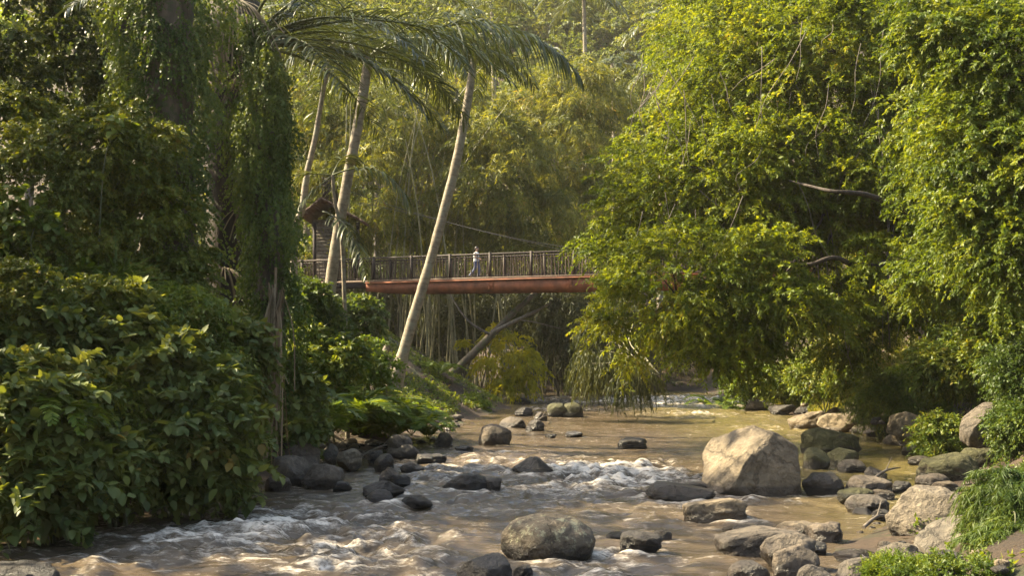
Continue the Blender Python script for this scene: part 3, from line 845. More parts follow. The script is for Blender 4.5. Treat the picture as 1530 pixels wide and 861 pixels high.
C_bl = [B_(1450, 230, 27, 75, 85, 1.3), B_(1500, 110, 27, 85, 90, 1.5), B_(1440, 340, 26.5, 60, 60, 1.0), B_(1505, 380, 26, 60, 80, 1.1), B_(1410, 60, 28, 80, 60, 1.4), B_(1520, 250, 26, 60, 80, 1.2), B_(1385, 300, 31, 42, 50, 1.1), B_(1390, 415, 31, 45, 48, 1.1), B_(1370, 180, 31, 45, 60, 1.2)]
tC = np.array([15.5, 27, 0]); tC[2] = tz(15.5, 27) - .2
tree('fig_tree', 'nearer fig tree whose branches hang in from the upper right edge', 'tree', tC, C_bl, 'ficus_near', 400, 15,
     dict(FSPEC, leaf=.14, L=.5), trunk=[tC, tC + [.3, 0, 5], P(1600, 100, 27.5)], trunk_r=.35, cr=.40, view=.7, inner=.5, limb_r=.08, bark='bark_dark')
B_bl = [B_(1045, 60, 52, 65, 70), B_(1120, 20, 50, 100, 60), B_(1230, 10, 50, 130, 60), B_(1400, 20, 48, 140, 60)]
tB = np.array([16.5, 54, 0]); tB[2] = tz(16.5, 54) - .2
tree('broadleaf_tree', 'tree filling the top of the picture behind the big fig', 'tree', tB, B_bl, 'ficus', 260, 15,
     dict(FSPEC, leaf=.17, L=.9), trunk_r=.35, cr=.3, inner=.5)
D_bl = [B_(1300, 470, 46, 130, 70), B_(1460, 440, 44, 110, 90), B_(1380, 350, 47, 150, 100), B_(1360, 180, 48, 150, 120), B_(1500, 330, 46, 80, 100)]
tD = np.array([19, 47, 0]); tD[2] = tz(19, 47) - .2
tree('understorey_tree', 'shaded lower tree between the fig trunk and the right bank slope', 'tree', tD, D_bl, 'ficus', 420, 16,
     dict(FSPEC, leaf=.16, L=.8), trunk_r=.25, cr=.3, inner=.5)

e = empty('dead_vine', P(1180, 200, 34), 'tangle of thin pale dead vines hanging in front of the big fig', 'vine')
tb = MB()
for k in range(110):
    p0 = P(rng.uniform(960, 1400), rng.uniform(30, 480), rng.uniform(34.5, 37)); dx = rng.normal(0, .5); L_ = rng.uniform(.8, 3.2)
    tube(tb, [p0, p0 + [dx * .4, 0, -L_ * .3], p0 + [dx + rng.normal(0, .15), 0, -L_ * .65], p0 + [dx * 1.3, 0, -L_]], [.014, .010, .006], 4, 12, cap=False)
tb.build('stem', M['bark_grey'], e, np.array(e.location), smooth=True)

# right bank shrubs
SPB = dict(L=.45, K=14, leaf=.17, ratio=.42, droop=.35, hang=.3)
shrub('feathery_bush', 'feathery pale green bush over the tan rocks of the right bank', 1320, 600, 37, 48, 36, 'bank', 70, 16, dict(L=.4, K=22, leaf=.13, ratio=.22, tmpl=NARROW, droop=.5, hang=.3))
shrub('glossy_shrub', 'glossy leaved shrub catching the sun above the slanting boulder', 1440, 545, 33, 80, 45, 'bank', 110, 16, SPB)
shrub('bushy_shrub', 'dense bushy shrub behind the upright brown boulder', 1235, 560, 46, 60, 32, 'bank', 80, 16, SPB)
shrub('dry_bush', 'straw coloured dry bush at the trunk of the big fig', 1290, 530, 43, 60, 40, 'grass', 60, 16, dict(L=.5, K=16, leaf=.15, ratio=.25, tmpl=NARROW, droop=.7, hang=.5))
shrub('bank_shrub', 'leafy shrub climbing the slope at the right edge above the rocks', 1510, 490, 30, 55, 60, 'bank', 90, 16, SPB)
shrub('weedy_shrub', 'low weedy plant around the foot of the slanting boulder', 1405, 650, 30.5, 34, 20, 'bank', 50, 14, dict(SPB, leaf=.13))
shrub('dark_fern_bush', 'dark fern bush on the slope right of the slanting boulder', 1530, 640, 26, 34, 30, 'ivy', 80, 15, dict(SPB, leaf=.12))
shrub('creeping_plant', 'dark green creeping plant hanging over the bank at the right edge', 1520, 560, 27, 35, 40, 'ivy', 60, 15, dict(SPB, leaf=.11))
shrub('shore_shrub', 'shrub under the drooping fig crown near the far grassy point', 1120, 565, 55, 45, 22, 'fern', 60, 14, dict(SPB, leaf=.22))
shrub('drooping_shrub', 'drooping narrow leaved shrub filling the lower right corner', 1500, 770, 15.5, 62, 82, 'ivy', 150, 20,
      dict(L=.30, K=26, leaf=.15, ratio=.11, tmpl=NARROW, droop=.9, hang=.7, spread=.8), dep=.6, cr=.3, blobs=[B_(1505, 755, 15.6, 50, 48, .5), B_(1515, 820, 15, 58, 40, .45), B_(1505, 715, 16.5, 30, 25, .4)])
shrub('corner_weed', 'green weeds in the very bottom right corner below the drooping shrub', 1440, 858, 13.6, 95, 20, 'ivy', 60, 12, dict(L=.16, K=14, leaf=.06, ratio=.4, droop=.2, hang=.1), dep=.5, cat='weed')
shrub('flowering_weed', 'light green weeds growing by the grey rock at the bottom edge', 1335, 852, 14, 45, 17, 'fern', 50, 14, dict(L=.15, K=16, leaf=.035, ratio=.5, droop=.1, hang=.0), dep=.35, cat='weed')
shrub('leafy_sprout', 'small leafy sprout growing between the pale boulders', 1385, 790, 17.3, 14, 22, 'fern', 14, 8, dict(L=.16, K=8, leaf=.12, ratio=.32, droop=.3, hang=.2), dep=.15, cat='plant')
shrub('leafy_sprout', 'tiny yellow green sprout above the darker rounded rock', 1433, 772, 17.5, 7, 9, 'yellow', 6, 5, dict(L=.08, K=6, leaf=.09, ratio=.5, droop=.3, hang=.2), dep=.08, cat='plant')

# ------------------------------------------------------------------ ferns
def fern(label, px, py, Y, L, n=9, spread=1.0, mat='fern', z=None, yaw0=0, yaw1=2 * pi, leaf=.22, elev=1.25, up=0):
    b = P(px, py, Y)
    b[2] = z if z is not None else tz(b[0], b[1]) + up
    e = empty('fern', b, label, 'fern', 'ferns on the banks')
    for k in range(n):
        a = yaw0 + (yaw1 - yaw0) * (k + rng.uniform(.2, .8)) / n
        fb = MB()
        frond(fb, b, (cos(a) * spread, sin(a) * spread, elev * rng.uniform(.8, 1.3)), L * rng.uniform(.75, 1.1), leaf=leaf * L, n=34, droop=1.15, hang=.25, wid=.035 * L + .01, rach=.008, start=.15, var=.5, seg=2)
        fb.build('frond', M[mat], e, b)
fern('sunlit fern on the left bank right next to the bare earth', 615, 645, 35.5, 2.0, 12, up=.3)
fern('bright fern in the middle of the left bank ferns', 560, 640, 34.5, 2.2, 12, up=.5)
fern('fern high on the left bank below the leaning palm', 590, 595, 38, 1.9, 11, up=.3)
fern('broad dark fern arching over the stony bar', 505, 640, 31.5, 2.1, 12, leaf=.3, up=.5)
fern('fern with long fronds beside the hanging dead frond', 462, 620, 29.5, 2.0, 11, leaf=.3, up=.8)
fern('fern at the left foot of the palm trunk on the slope', 540, 570, 37, 1.3, 9)
fern('pair of light green fern fronds among the broad leaves at the left edge', 68, 612, 17.5, 1.3, 5, z=P(68, 612, 17.5)[2], yaw0=-1.4, yaw1=.7, elev=.5, leaf=.22)
fern('fern under the fig crown at the back of the right shore', 1075, 600, 60, 2.4, 10)
fern('fern on the right bank slope beside the shore shrub', 1105, 590, 56, 2.0, 9)
fern('fern on the earth bank beside the fallen trunk', 655, 580, 54, 1.8, 9)

# ------------------------------------------------------------------ left bank, near
BL = dict(L=.42, K=11, leaf=.215, ratio=.68, tmpl=BIG, droop=.45, hang=.3, spread=.85, up=1.7, jit=.2)
shrub('broad_leaved_shrub', 'broad leaved shrub overhanging the water in the lower left corner', 0, 0, 18, 1, 1, 'bigleaf', 120, 9, BL,
      blobs=[B_(60, 640, 17.8, 95, 100, 1.0), B_(50, 730, 17.2, 80, 60, .8), B_(140, 700, 18.2, 65, 60, .8)], cr=.33)
shrub('broad_leaved_shrub', 'layered broad leaved shrub that reaches out furthest over the river', 0, 0, 20, 1, 1, 'bigleaf', 165, 9, BL,
      blobs=[B_(230, 560, 20.5, 90, 80, 1.1), B_(300, 640, 20.2, 78, 85, 1.0), B_(215, 670, 20, 75, 75, .9), B_(320, 710, 20.4, 45, 40, .6)], cr=.33)
shrub('broad_leaved_shrub', 'broad leaved shrub on the slope above the fern at the left edge', 0, 0, 20, 1, 1, 'bigleaf', 110, 9, BL,
      blobs=[B_(40, 500, 20, 100, 60, 1.0), B_(150, 500, 21, 80, 60, 1.0)], cr=.35)
shrub('broad_leaved_shrub', 'broad leaved shrub squeezed between the vine tree and the river shrub', 0, 0, 23, 1, 1, 'bigleaf', 90, 9, BL,
      blobs=[B_(335, 520, 23, 50, 50, .8), B_(350, 600, 24, 32, 60, .7)], cr=.35)
shrub('broad_leaved_shrub', 'blue green broad leaved plant just right of the hanging dead frond', 0, 0, 27, 1, 1, 'bigleaf', 50, 9, dict(BL, leaf=.24),
      blobs=[B_(445, 625, 27.5, 28, 28, .6), B_(440, 575, 28, 24, 36, .6)], cr=.35)
CR = dict(L=.35, K=17, leaf=.095, ratio=.75, droop=.6, hang=.5, spread=.7, up=.9)
CRL = [B_(60, 300, 23, 110, 110, 1.2), B_(170, 240, 24, 95, 80, 1.2), B_(220, 360, 24, 90, 100, 1.2), B_(80, 410, 22.5, 120, 70, 1.1), B_(230, 450, 23.5, 80, 60, 1.0), B_(20, 200, 25, 70, 60, 1.0)]
shrub('creeper_thicket', 'tall thicket smothered in small leaved creeper on the upper left slope', 0, 0, 23, 1, 1, 'creeper', 420, 20, CR, blobs=CRL, cr=.26, cat='creeper')
shrub('overhanging_shrub', 'shrub with paler larger leaves poking out of the creeper thicket', 0, 0, 22, 1, 1, 'bank', 26, 8, dict(BL, leaf=.17),
      blobs=[B_(35, 340, 21.6, 45, 50, .4), B_(105, 415, 21.5, 25, 15, .3), B_(190, 190, 22.6, 25, 12, .3)], cr=.3)
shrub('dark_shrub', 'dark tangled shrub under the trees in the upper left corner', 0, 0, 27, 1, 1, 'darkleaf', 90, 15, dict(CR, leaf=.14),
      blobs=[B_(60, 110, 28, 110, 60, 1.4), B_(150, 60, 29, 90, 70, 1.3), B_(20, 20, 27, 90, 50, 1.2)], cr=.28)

def ivy_column(name, label, pts, rads, nleaf, leaf, bark='bark', skirt=None, group='vine covered trees', mat='ivy', cover=(0, 1), thick=.35):
    base = np.asarray(pts[0], float)
    e = empty(name, base, label, 'tree', group)
    tb = MB(); tube(tb, pts, rads, 14, 40, rough=.25); tb.build('trunk', M[bark], e, base, smooth=True)
    path = spline(pts, 200); rr = np.interp(np.linspace(0, 1, 200), np.linspace(0, 1, len(rads)), rads)
    k = rng.integers(int(199 * cover[0]), int(199 * cover[1]) + 1, nleaf)
    th = rng.uniform(0, 2 * pi, nleaf)
    fl = np.sin(th) > 0; th = np.where(fl & (rng.uniform(size=nleaf) < .5), -th, th)
    o = np.stack([np.cos(th), np.sin(th), 0 * th], 1)
    lump = fbm(np.stack([np.cos(th) * 1.5, path[k, 2] * .8, np.sin(th) * 1.5], 1) + base[0], 3, 21)
    p = path[k] + o * (rr[k] + thick * (.4 + 1.7 * lump + rng.uniform(-.3, .3, nleaf)).clip(0))[:, None]
    p += rng.normal(size=p.shape) * .06
    kp = lump > -.3; p = p[kp]; o = o[kp]; lump = lump[kp]; k = k[kp]
    ib = MB()
    sprays(ib, p, nrm(o + [0, 0, -.6] + rng.normal(size=p.shape) * .3), L=.25, K=7, leaf=leaf, ratio=.85, droop=.8, hang=.8, spread=.6, up=.3, svar=np.clip(.5 + lump, 0, 1))
    # hanging vine strands
    for q in range(14):
        kk = rng.integers(80, 190); a = rng.uniform(-pi, 0)
        s = path[kk] + np.array([cos(a), sin(a), 0]) * (rr[kk] + thick * .7)
        L = rng.uniform(1, 3)
        c = s + np.stack([rng.normal(0, .03, 30).cumsum(), rng.normal(0, .02, 30).cumsum(), -np.linspace(0, L, 30)], 1)
        sprays(ib, c, nrm(rng.normal(size=(30, 3)) + [0, -.4, -.5]), L=.12, K=5, leaf=leaf * .9, ratio=.8, droop=.8, hang=.8)
    ib.build('ivy', M[mat], e, base)
    return e
def base_on(p, dz=-.3):
    p = np.array(p, float); p[2] = tz(p[0], p[1]) + dz; return p
ivy_column('ivy_covered_tree', 'broad tree trunk fully wrapped in ivy left of the dark sugar palm',
           [base_on(P(262, 560, 25.5)), P(262, 400, 25.5), P(255, 200, 25.5), P(250, 60, 25.5), P(252, -40, 25.5)], [.62, .5, .48, .55, .6], 5200, .085, thick=.5)
ivy_column('ivy_covered_tree', 'slim column of bright ivy right of the dark sugar palm',
           [base_on(P(412, 640, 27.5)), P(408, 480, 27.5), P(402, 300, 27.5), P(396, 190, 27.5), P(385, 110, 27.8), P(372, 30, 28.2)], [.3, .3, .32, .26, .16, .05], 6500, .09, thick=.5)
ivy_column('ivy_covered_tree', 'dark trunk with sparse ivy in the upper left beside the broad ivy tree',
           [base_on(P(178, 400, 28)), P(178, 200, 28), P(176, 80, 28), P(175, -60, 28)], [.36, .33, .33, .3], 700, .10, bark='bark_dark', cover=(.4, 1), thick=.3, mat='darkleaf')
# dark sugar palm with a shaggy trunk and broken leaf stalks
sp0 = base_on(P(345, 560, 29.5))
topsp = P(352, -40, 29.5)
frs = []
for a, el, L in ((.1, .55, 6), (-.5, .35, 6), (.6, .5, 6.5), (-1.1, .5, 5.5), (1.2, .7, 6), (2.4, .6, 5.5), (-2.2, .5, 5.5), (3.1, .5, 6), (-.15, .12, 5.5), (.35, .2, 6), (-.8, .1, 5), (.2, .9, 6.5), (-.3, .75, 6.5), (.5, .35, 7), (-.05, .4, 7.5), (.9, .2, 5.5), (-.6, .65, 6)):
    frs.append(dict(d0=(cos(a), sin(a), el), L=L, leaf=1.3, n=54, droop=.85, hang=.6, wid=.045, rach=.06, var=.35))
e = palm('sugar_palm', 'thick dark shaggy sugar palm with broken leaf stalks at the left', [sp0, P(348, 300, 29.5), P(350, 100, 29.5), topsp], [.70, .66, .66, .6], frs, bark='bark_dark', crown_at=P(365, 70, 29.3))
base = np.array(e.location)
for pts, r in (([P(352, 170, 28.7), P(335, 110, 28.3), P(318, 60, 28)], .06), ([P(362, 165, 28.7), P(360, 100, 28.2), P(352, 40, 28)], .06), ([P(374, 160, 28.7), P(376, 100, 28.2), P(372, 30, 28)], .06),
               ([P(372, 165, 28.6), P(374, 220, 28.3), P(371, 275, 28.2)], .05), ([P(345, 205, 28.6), P(352, 250, 28.2), P(362, 300, 28.1)], .05), ([P(385, 200, 28.6), P(390, 240, 28.2), P(386, 280, 28.2)], .04)):
    sb = MB(); tube(sb, pts, [r, r * .8, r * .6], 7, 12, var=.5); sb.build('leaf_stalk', M['stem'], e, base, smooth=True)
for px, py, L, n in ((342, 165, 1.0, 22), (372, 305, .9, 18), (335, 400, 1.1, 24), (330, 60, 1.6, 30), (375, 110, 1.5, 30), (352, 0, 1.8, 30)):
    fb = MB(); b = P(px, py, 28.2)
    for k in range(n):
        a = rng.uniform(-1.3, 1.3)
        d = np.array([sin(a), -.4, -.25 + .5 * cos(a)]); t = np.linspace(0, 1, 6)[:, None]
        pts = b + d * t * L * .8 + np.array([0, 0, -1.]) * t ** 2 * L * rng.uniform(.5, 1.2)
        w = .035
        V = np.stack([pts - [w / 2, 0, 0], pts + [w / 2, 0, 0]], 1).reshape(-1, 3)
        fb.add(V, [[2 * i, 2 * i + 1, 2 * i + 3, 2 * i + 2] for i in range(5)], rng.uniform(.3, .9))
    fb.build('withered_leaf', M['dead'], e, base)

for lb, x_, y_, z_, rr_ in (('tall unseen tree added beyond the left edge to shade the river shrubs', -15.5, 21.5, 12.5, 4.6), ('second unseen shade tree added beyond the left edge behind the creeper thicket', -17.5, 27.5, 10, 3.2), ('unseen shade tree added beyond the left edge nearest to the camera', -14, 14, 11, 4.2)):  # unseen trees added out of frame to shade the near left river and shrubs
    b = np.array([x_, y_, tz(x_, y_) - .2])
    tree('added_shade_tree', lb, 'tree', b, [(x_, y_, z_, rr_, rr_, rr_ * .75), (x_ - 2, y_ + 2, z_ + 1, rr_ * .8, rr_ * .8, rr_ * .7)], 'darkleaf', 55, 9, dict(L=.9, K=14, leaf=.34, ratio=.5, droop=.4, hang=.3), trunk_r=.35, view=0)

# hanging dead frond and vines
hb = MB()
for k in range(85):
    x0 = P(rng.uniform(400, 426), rng.uniform(420, 470), 25.6); 
    yb_ = rng.choice([rng.uniform(560, 640), rng.uniform(640, 715)])
    x1 = P(rng.normal(404, 17) - (yb_ - 560) * .09, yb_, 25.3 + rng.uniform(-.3, .3))
    m1 = x0 * .6 + x1 * .4 + rng.normal(size=3) * .08; m1[2] = x0[2] * .6 + x1[2] * .4
    pts = spline([x0, m1, x1], 9); w = rng.uniform(.012, .05)
    a = rng.uniform(0, pi); wd = np.array([cos(a), sin(a), 0]) * w / 2
    V = np.stack([pts - wd, pts + wd], 1).reshape(-1, 3)
    hb.add(V, [[2 * i, 2 * i + 1, 2 * i + 3, 2 * i + 2] for i in range(8)], rng.uniform(0, .95))
tube(hb, [P(412, 400, 25.9), P(410, 500, 25.6), P(402, 600, 25.4), P(394, 690, 25.3)], [.035, .03, .02, .01], 6, 20, var=.4)
o = hb.build('dead_palm_frond', leafmat('dead_frond_leaf', (.11, .07, .045), (.22, .155, .10), (.36, .28, .19), trans=(1, .85, .65), tw=.2, rough=.8, spec=.2), origin=P(408, 440, 26.6)); tag(o, 'brown dead palm frond hanging down to the grey boulders', 'dead frond')

# ------------------------------------------------------------------ middle palms
p1 = base_on(P(484, 505, 36)); 
bigf = [dict(d0=(.93, -.12, .52), L=7.4, leaf=2.3, n=70, droop=1.02, hang=1.5, wid=.065, rach=.05, var=.35, start=.1),
        dict(d0=(.9, .5, .75), L=5.2, leaf=1.7, n=44, droop=.95, hang=1.1, wid=.06, rach=.04, var=.3)]
for a, el, L in ((pi, .35, 5.0), (pi - .5, .7, 5), (pi + .6, .15, 4.6), (1.7, .9, 4.5), (-1.5, .5, 4.2), (-.7, .35, 4.8), (2.2, .3, 4.6), (-2.3, .55, 4.5), (.7, .2, 4.5), (-.3, .8, 4.8), (.2, .55, 5.6), (2.8, .8, 5), (-1.9, .9, 5), (1.1, .5, 5)):
    bigf.append(dict(d0=(cos(a), sin(a), el), L=L, leaf=1.4, n=42, droop=1.0, hang=.8, wid=.05, rach=.04, var=.35))
palm('coconut_palm', 'tall palm with gently curved pale trunk and the great drooping fronds', [p1, P(489, 480, 36), P(500, 380, 36), P(517, 280, 36), P(536, 180, 36), P(548, 105, 36), P(550, 85, 36)],
     [.34, .20, .17, .165, .155, .145, .12], bigf, 'pale trunked palms')
p2 = base_on(P(592, 565, 40))
fr2 = []
for k in range(10):
    a = k * .63 + .3
    fr2.append(dict(d0=(cos(a), sin(a) + .3, .5 + .5 * (k % 2)), L=3.0, leaf=1.0, n=44, droop=1.2, hang=1.1, wid=.05, rach=.04, var=.45))
palm('coconut_palm', 'leaning palm with a pale ringed trunk crossing in front of the bridge', [P(587, 580, 40), P(603, 526, 40), P(622, 460, 40), P(643, 390, 40), P(662, 320, 40), P(680, 250, 40), P(693, 185, 40), P(703, 125, 40), P(708, 85, 40)],
     [.36, .20, .18, .17, .165, .16, .155, .14, .10], fr2, 'pale trunked palms')
# slender crooked stem
e = empty('slender_tree', base_on(P(438, 430, 37)), 'thin crooked tree stem rising left of the tall curved palm', 'tree')
sb = MB(); tube(sb, [np.array(e.location), P(440, 370, 37), P(452, 310, 37), P(459, 260, 37), P(471, 205, 37), P(484, 130, 37), P(500, 60, 37)], [.13, .12, .11, .10, .09, .08, .06], 8, 40, rough=.2)
sb.build('trunk', M['palmbark'], e, np.array(e.location), smooth=True)
# young palm
pc = P(497, 262, 34.5)
yb0 = base_on(P(520, 470, 34.5))
yf = [dict(d0=(.9, -.1, .42), L=3.0, leaf=1.05, n=46, droop=1.5, hang=1.1, wid=.05, rach=.03, var=.7), dict(d0=(-1, 0, .15), L=2.2, leaf=.7, n=36, droop=.6, hang=.7, wid=.05, rach=.025, var=.6),
      dict(d0=(-.6, -.2, -.5), L=2.6, leaf=.7, n=34, droop=.4, hang=.8, wid=.05, rach=.025, var=.5), dict(d0=(.5, -.5, -.15), L=3.2, leaf=.8, n=44, droop=1.2, hang=1.2, wid=.05, rach=.03, var=.6, off=(-.3, 0, -1.1)),
      dict(d0=(.2, .6, .9), L=2.0, leaf=.7, n=30, droop=1.2, hang=.8, wid=.05, rach=.025, var=.6)]
palm('young_palm', 'small palm with silvery arching fronds in front of the brown roof', [yb0, P(512, 380, 34.5), P(500, 300, 34.5), pc], [.07, .06, .05, .05], yf)

# ------------------------------------------------------------------ mid bank shrubs
MBK = dict(L=.5, K=14, leaf=.20, ratio=.5, tmpl=BIG, droop=.4, hang=.35, spread=.8, up=1.0)
shrub('sunlit_bank_shrub', 'sunlit pale green shrub on the bank below the curved palm', 480, 525, 33, 55, 38, 'bank', 60, 12, MBK, blobs=[B_(455, 505, 33, 22, 20, .7), B_(490, 500, 33.5, 24, 14, .7), B_(480, 535, 32.5, 36, 18, .7), B_(520, 530, 33, 22, 22, .6), B_(450, 545, 32, 24, 18, .6)], cr=.5)
shrub('sunlit_bank_shrub', 'tall leafy shrub between the two pale palm trunks', 535, 535, 37, 45, 30, 'fern', 45, 12, dict(MBK, leaf=.16), blobs=[B_(540, 530, 37, 24, 16, .7), B_(565, 550, 36.5, 20, 16, .6), B_(525, 560, 36, 30, 14, .6)], cr=.5)
shrub('bank_shrub', 'shaded leafy shrub around the foot of the curved palm', 445, 470, 34, 45, 45, 'ivy', 80, 13, dict(MBK, leaf=.17))
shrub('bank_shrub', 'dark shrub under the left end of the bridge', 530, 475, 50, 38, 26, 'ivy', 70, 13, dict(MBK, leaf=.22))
shrub('bank_shrub', 'bright low shrub at the back of the stony bar', 545, 622, 36.5, 50, 22, 'fern', 60, 12, dict(L=.35, K=14, leaf=.12, ratio=.5, droop=.4, hang=.3))
shrub('bank_shrub', 'green plants tumbling over the end of the earth bank', 705, 608, 53, 22, 15, 'fern', 40, 13, dict(L=.4, K=14, leaf=.16, ratio=.4, droop=.6, hang=.4))
shrub('bank_shrub', 'bush filling the gap beneath the ferns beside the hanging dead frond', 470, 575, 33, 40, 34, 'bank', 60, 12, MBK)
shrub('bank_shrub', 'shrub beside the stone pillar at the bridge head', 430, 440, 50, 40, 36, 'bank', 80, 13, dict(MBK, leaf=.2))
shrub('painted_sunlit_bush', 'bush with sunlit yellow painted into its leaves under the bridge at the far water edge', 0, 0, 66, 1, 1, 'yellow', 36, 10, dict(L=.8, K=14, leaf=.34, ratio=.34, droop=.8, hang=.6),
      blobs=[B_(712, 560, 62.5, 20, 16, 1.0), B_(735, 535, 63, 16, 20, 1.0), B_(770, 520, 63, 16, 18, .9), B_(785, 552, 62, 18, 22, .9), B_(750, 575, 61.5, 26, 10, .9), B_(700, 520, 63.5, 12, 12, .7), B_(745, 500, 64, 14, 12, .7)], cr=.5)

fern('fern between the two brightest ferns at the top of the stony bar', 590, 650, 34.5, 1.7, 11, up=.2)
fern('large fern leaning over the brown rounded rock', 525, 610, 33, 2.2, 12, up=.8)
fern('small fern at the very edge of the bare earth', 640, 655, 37, 1.2, 10, up=.1)
shrub('strap_leaved_plant', 'clump of long grassy blades hanging from the creeper thicket', 190, 435, 22.2, 28, 26, 'bank', 20, 14, dict(L=.3, K=7, leaf=.75, ratio=.04, tmpl=NARROW, droop=.5, hang=.7, spread=.5), dep=.5, cat='plant')
shrub('bank_shrub', 'lighter green shrub low down between the two river shrubs', 0, 0, 19, 1, 1, 'creeper', 50, 14, dict(L=.35, K=12, leaf=.13, ratio=.5, droop=.5, hang=.4), blobs=[B_(165, 600, 19.2, 40, 45, .5), B_(180, 690, 19.0, 35, 40, .5)], cr=.4)
shrub('bank_shrub', 'small leaved shrub at the left edge below the creeper thicket', 0, 0, 20, 1, 1, 'creeper', 60, 16, dict(L=.35, K=14, leaf=.10, ratio=.55, droop=.5, hang=.4), blobs=[B_(25, 440, 19.6, 60, 40, .6), B_(150, 450, 20.6, 50, 30, .6)], cr=.4)
shrub('bank_shrub', 'fine leaved bush above the layered river shrub', 0, 0, 22, 1, 1, 'bank', 60, 14, dict(L=.4, K=14, leaf=.12, ratio=.4, droop=.5, hang=.4), blobs=[B_(265, 470, 21.8, 55, 30, .6), B_(330, 560, 22, 35, 40, .6)], cr=.4)
for lb, x_, y_, Y_, L_ in (('fern against the foot of the leaning palm on its river side', 608, 618, 37, 1.5), ('fern half way up the bank between the two pale palms', 555, 590, 36.5, 1.8), ('bright fern below the sunlit pale green shrub', 500, 585, 33.5, 2.0),
                       ('fern directly behind the long flat grey rock of the stony bar', 572, 622, 35.5, 1.9), ('fern spreading over the grey block above the stony bar', 480, 650, 30.5, 1.5), ('fern beside the grey dome rock', 605, 635, 36.5, 1.6)):
    fern(lb, x_, y_, Y_, L_, 12, up=.35)
shrub('bushy_shrub', 'sunlit shrub just above the yellow grass of the point', 1180, 570, 53, 50, 26, 'bank', 70, 14, dict(SPB, leaf=.2))
shrub('bushy_shrub', 'pale green shrub between the yellow grass and the feathery bush', 1275, 560, 42, 40, 30, 'bank', 60, 14, SPB)
shrub('bushy_shrub', 'low bright shrub on the slope behind the tan rock face', 1365, 580, 39, 50, 26, 'fern', 70, 14, SPB)
for lb, a_, b_ in (('grey driftwood branch lying across the stony bar', (540, 688), (600, 672)), ('thin driftwood stick at the tip of the stony spit', (795, 640), (822, 628)),
                   ('bleached driftwood stick among the cobbles of the right bar', (1300, 728), (1345, 712)), ('short broken stick on the sand by the pale boulders', (1290, 800), (1330, 790))):
    q0 = P(*a_, CAMZ * F / (a_[1] - HOR)); q1 = P(*b_, CAMZ * F / (b_[1] - HOR)); q0[2] = max(tz(q0[0], q0[1]), 0) + .12; q1[2] = max(tz(q1[0], q1[1]), 0) + .2
    mb = MB(); mid = (q0 + q1) / 2 + [0, 0, .08]; tube(mb, [q0, mid, q1], [.035, .028, .012], 7, 16, rough=.3)
    tube(mb, [mid, mid + (q1 - q0) * .25 + [0, .1, .22]], [.016, .006], 5, 6)
    tag(mb.build('driftwood', M['bark_grey'], origin=q0, smooth=True), lb, 'driftwood')
# low ground cover and grass (nobody could count it)
gb = MB()
n = 42000
px = rng.uniform(-16, 26, n); py = rng.uniform(13, 86, n)
z = terrain(px, py)
ok = (z > .22) & (fbm(np.stack([px * .5, py * .5, 0 * px], -1), 3, 77) > -.12) & ~((px > -6.5) & (px < 1) & (py > 44) & (py < 60))
px, py, z = px[ok], py[ok], z[ok]; c = np.stack([px, py, z], 1)
sprays(gb, c, nrm(rng.normal(size=c.shape) * .5 + [0, 0, 1]), L=.28, K=7, leaf=.11, ratio=.5, droop=.6, hang=.2)
tag(gb.build('undergrowth', M['bank']), 'low leafy ground cover on both banks', 'ground cover', kind='stuff')
gb = MB(); n = 65000
yy = rng.uniform(46, 70, n); xx = xr(yy) + rng.uniform(.1, 3.2, n)
ok = rng.uniform(size=n) < .9; xx, yy = xx[ok], yy[ok]; zz = terrain(xx, yy); k = zz > .1
c = np.stack([xx, yy, zz], 1)[k]; m = len(c)
leaves(gb, c, nrm(rng.normal(size=(m, 3)) * .35 + [0, 0, 1]), rdir(m), rng.uniform(.15, .4, m), np.full(m, .035), NARROW, rng.uniform(0, 1, m))
tag(gb.build('grass', M['grass']), 'sunlit yellow grass on the low point of the right bank', 'grass', kind='stuff')

gb = MB(); n = 60000
px = rng.uniform(-14, 22, n); py = rng.uniform(14, 75, n); z = terrain(px, py)
ok = (z > .12) & (rng.uniform(size=n) < .45 + .55 * ((px < 2) & (py > 42)))
c = np.stack([px, py, z + .015], 1)[ok]; m = len(c)
leaves(gb, c, nrm(rng.normal(size=(m, 3)) * [1, 1, .35]), nrm(rng.normal(size=(m, 3)) * .4 + [0, 0, 1]), rng.uniform(.08, .3, m), rng.uniform(.03, .07, m), LEAF2, rng.uniform(0, .9, m))
tag(gb.build('leaf_litter', M['dead']), 'brown dead leaves and twigs lying on the bare banks', 'leaf litter', kind='stuff')
gb = MB(); n = 6500
px = rng.uniform(-7, 1, n); py = rng.uniform(43, 62, n); z = terrain(px, py); ok = (z > .25) & (fbm(np.stack([px * .6, py * .6, 0 * px], -1), 3, 91) > -.2)
c = np.stack([px, py, z], 1)[ok]
sprays(gb, c, nrm(rng.normal(size=c.shape) * .5 + [0, 0, 1]), L=.4, K=9, leaf=.16, ratio=.4, droop=.7, hang=.3)
tag(gb.build('bank_weeds', M['bank']), 'scattered low weeds on the bare earth bank under the bridge', 'weeds', kind='stuff')

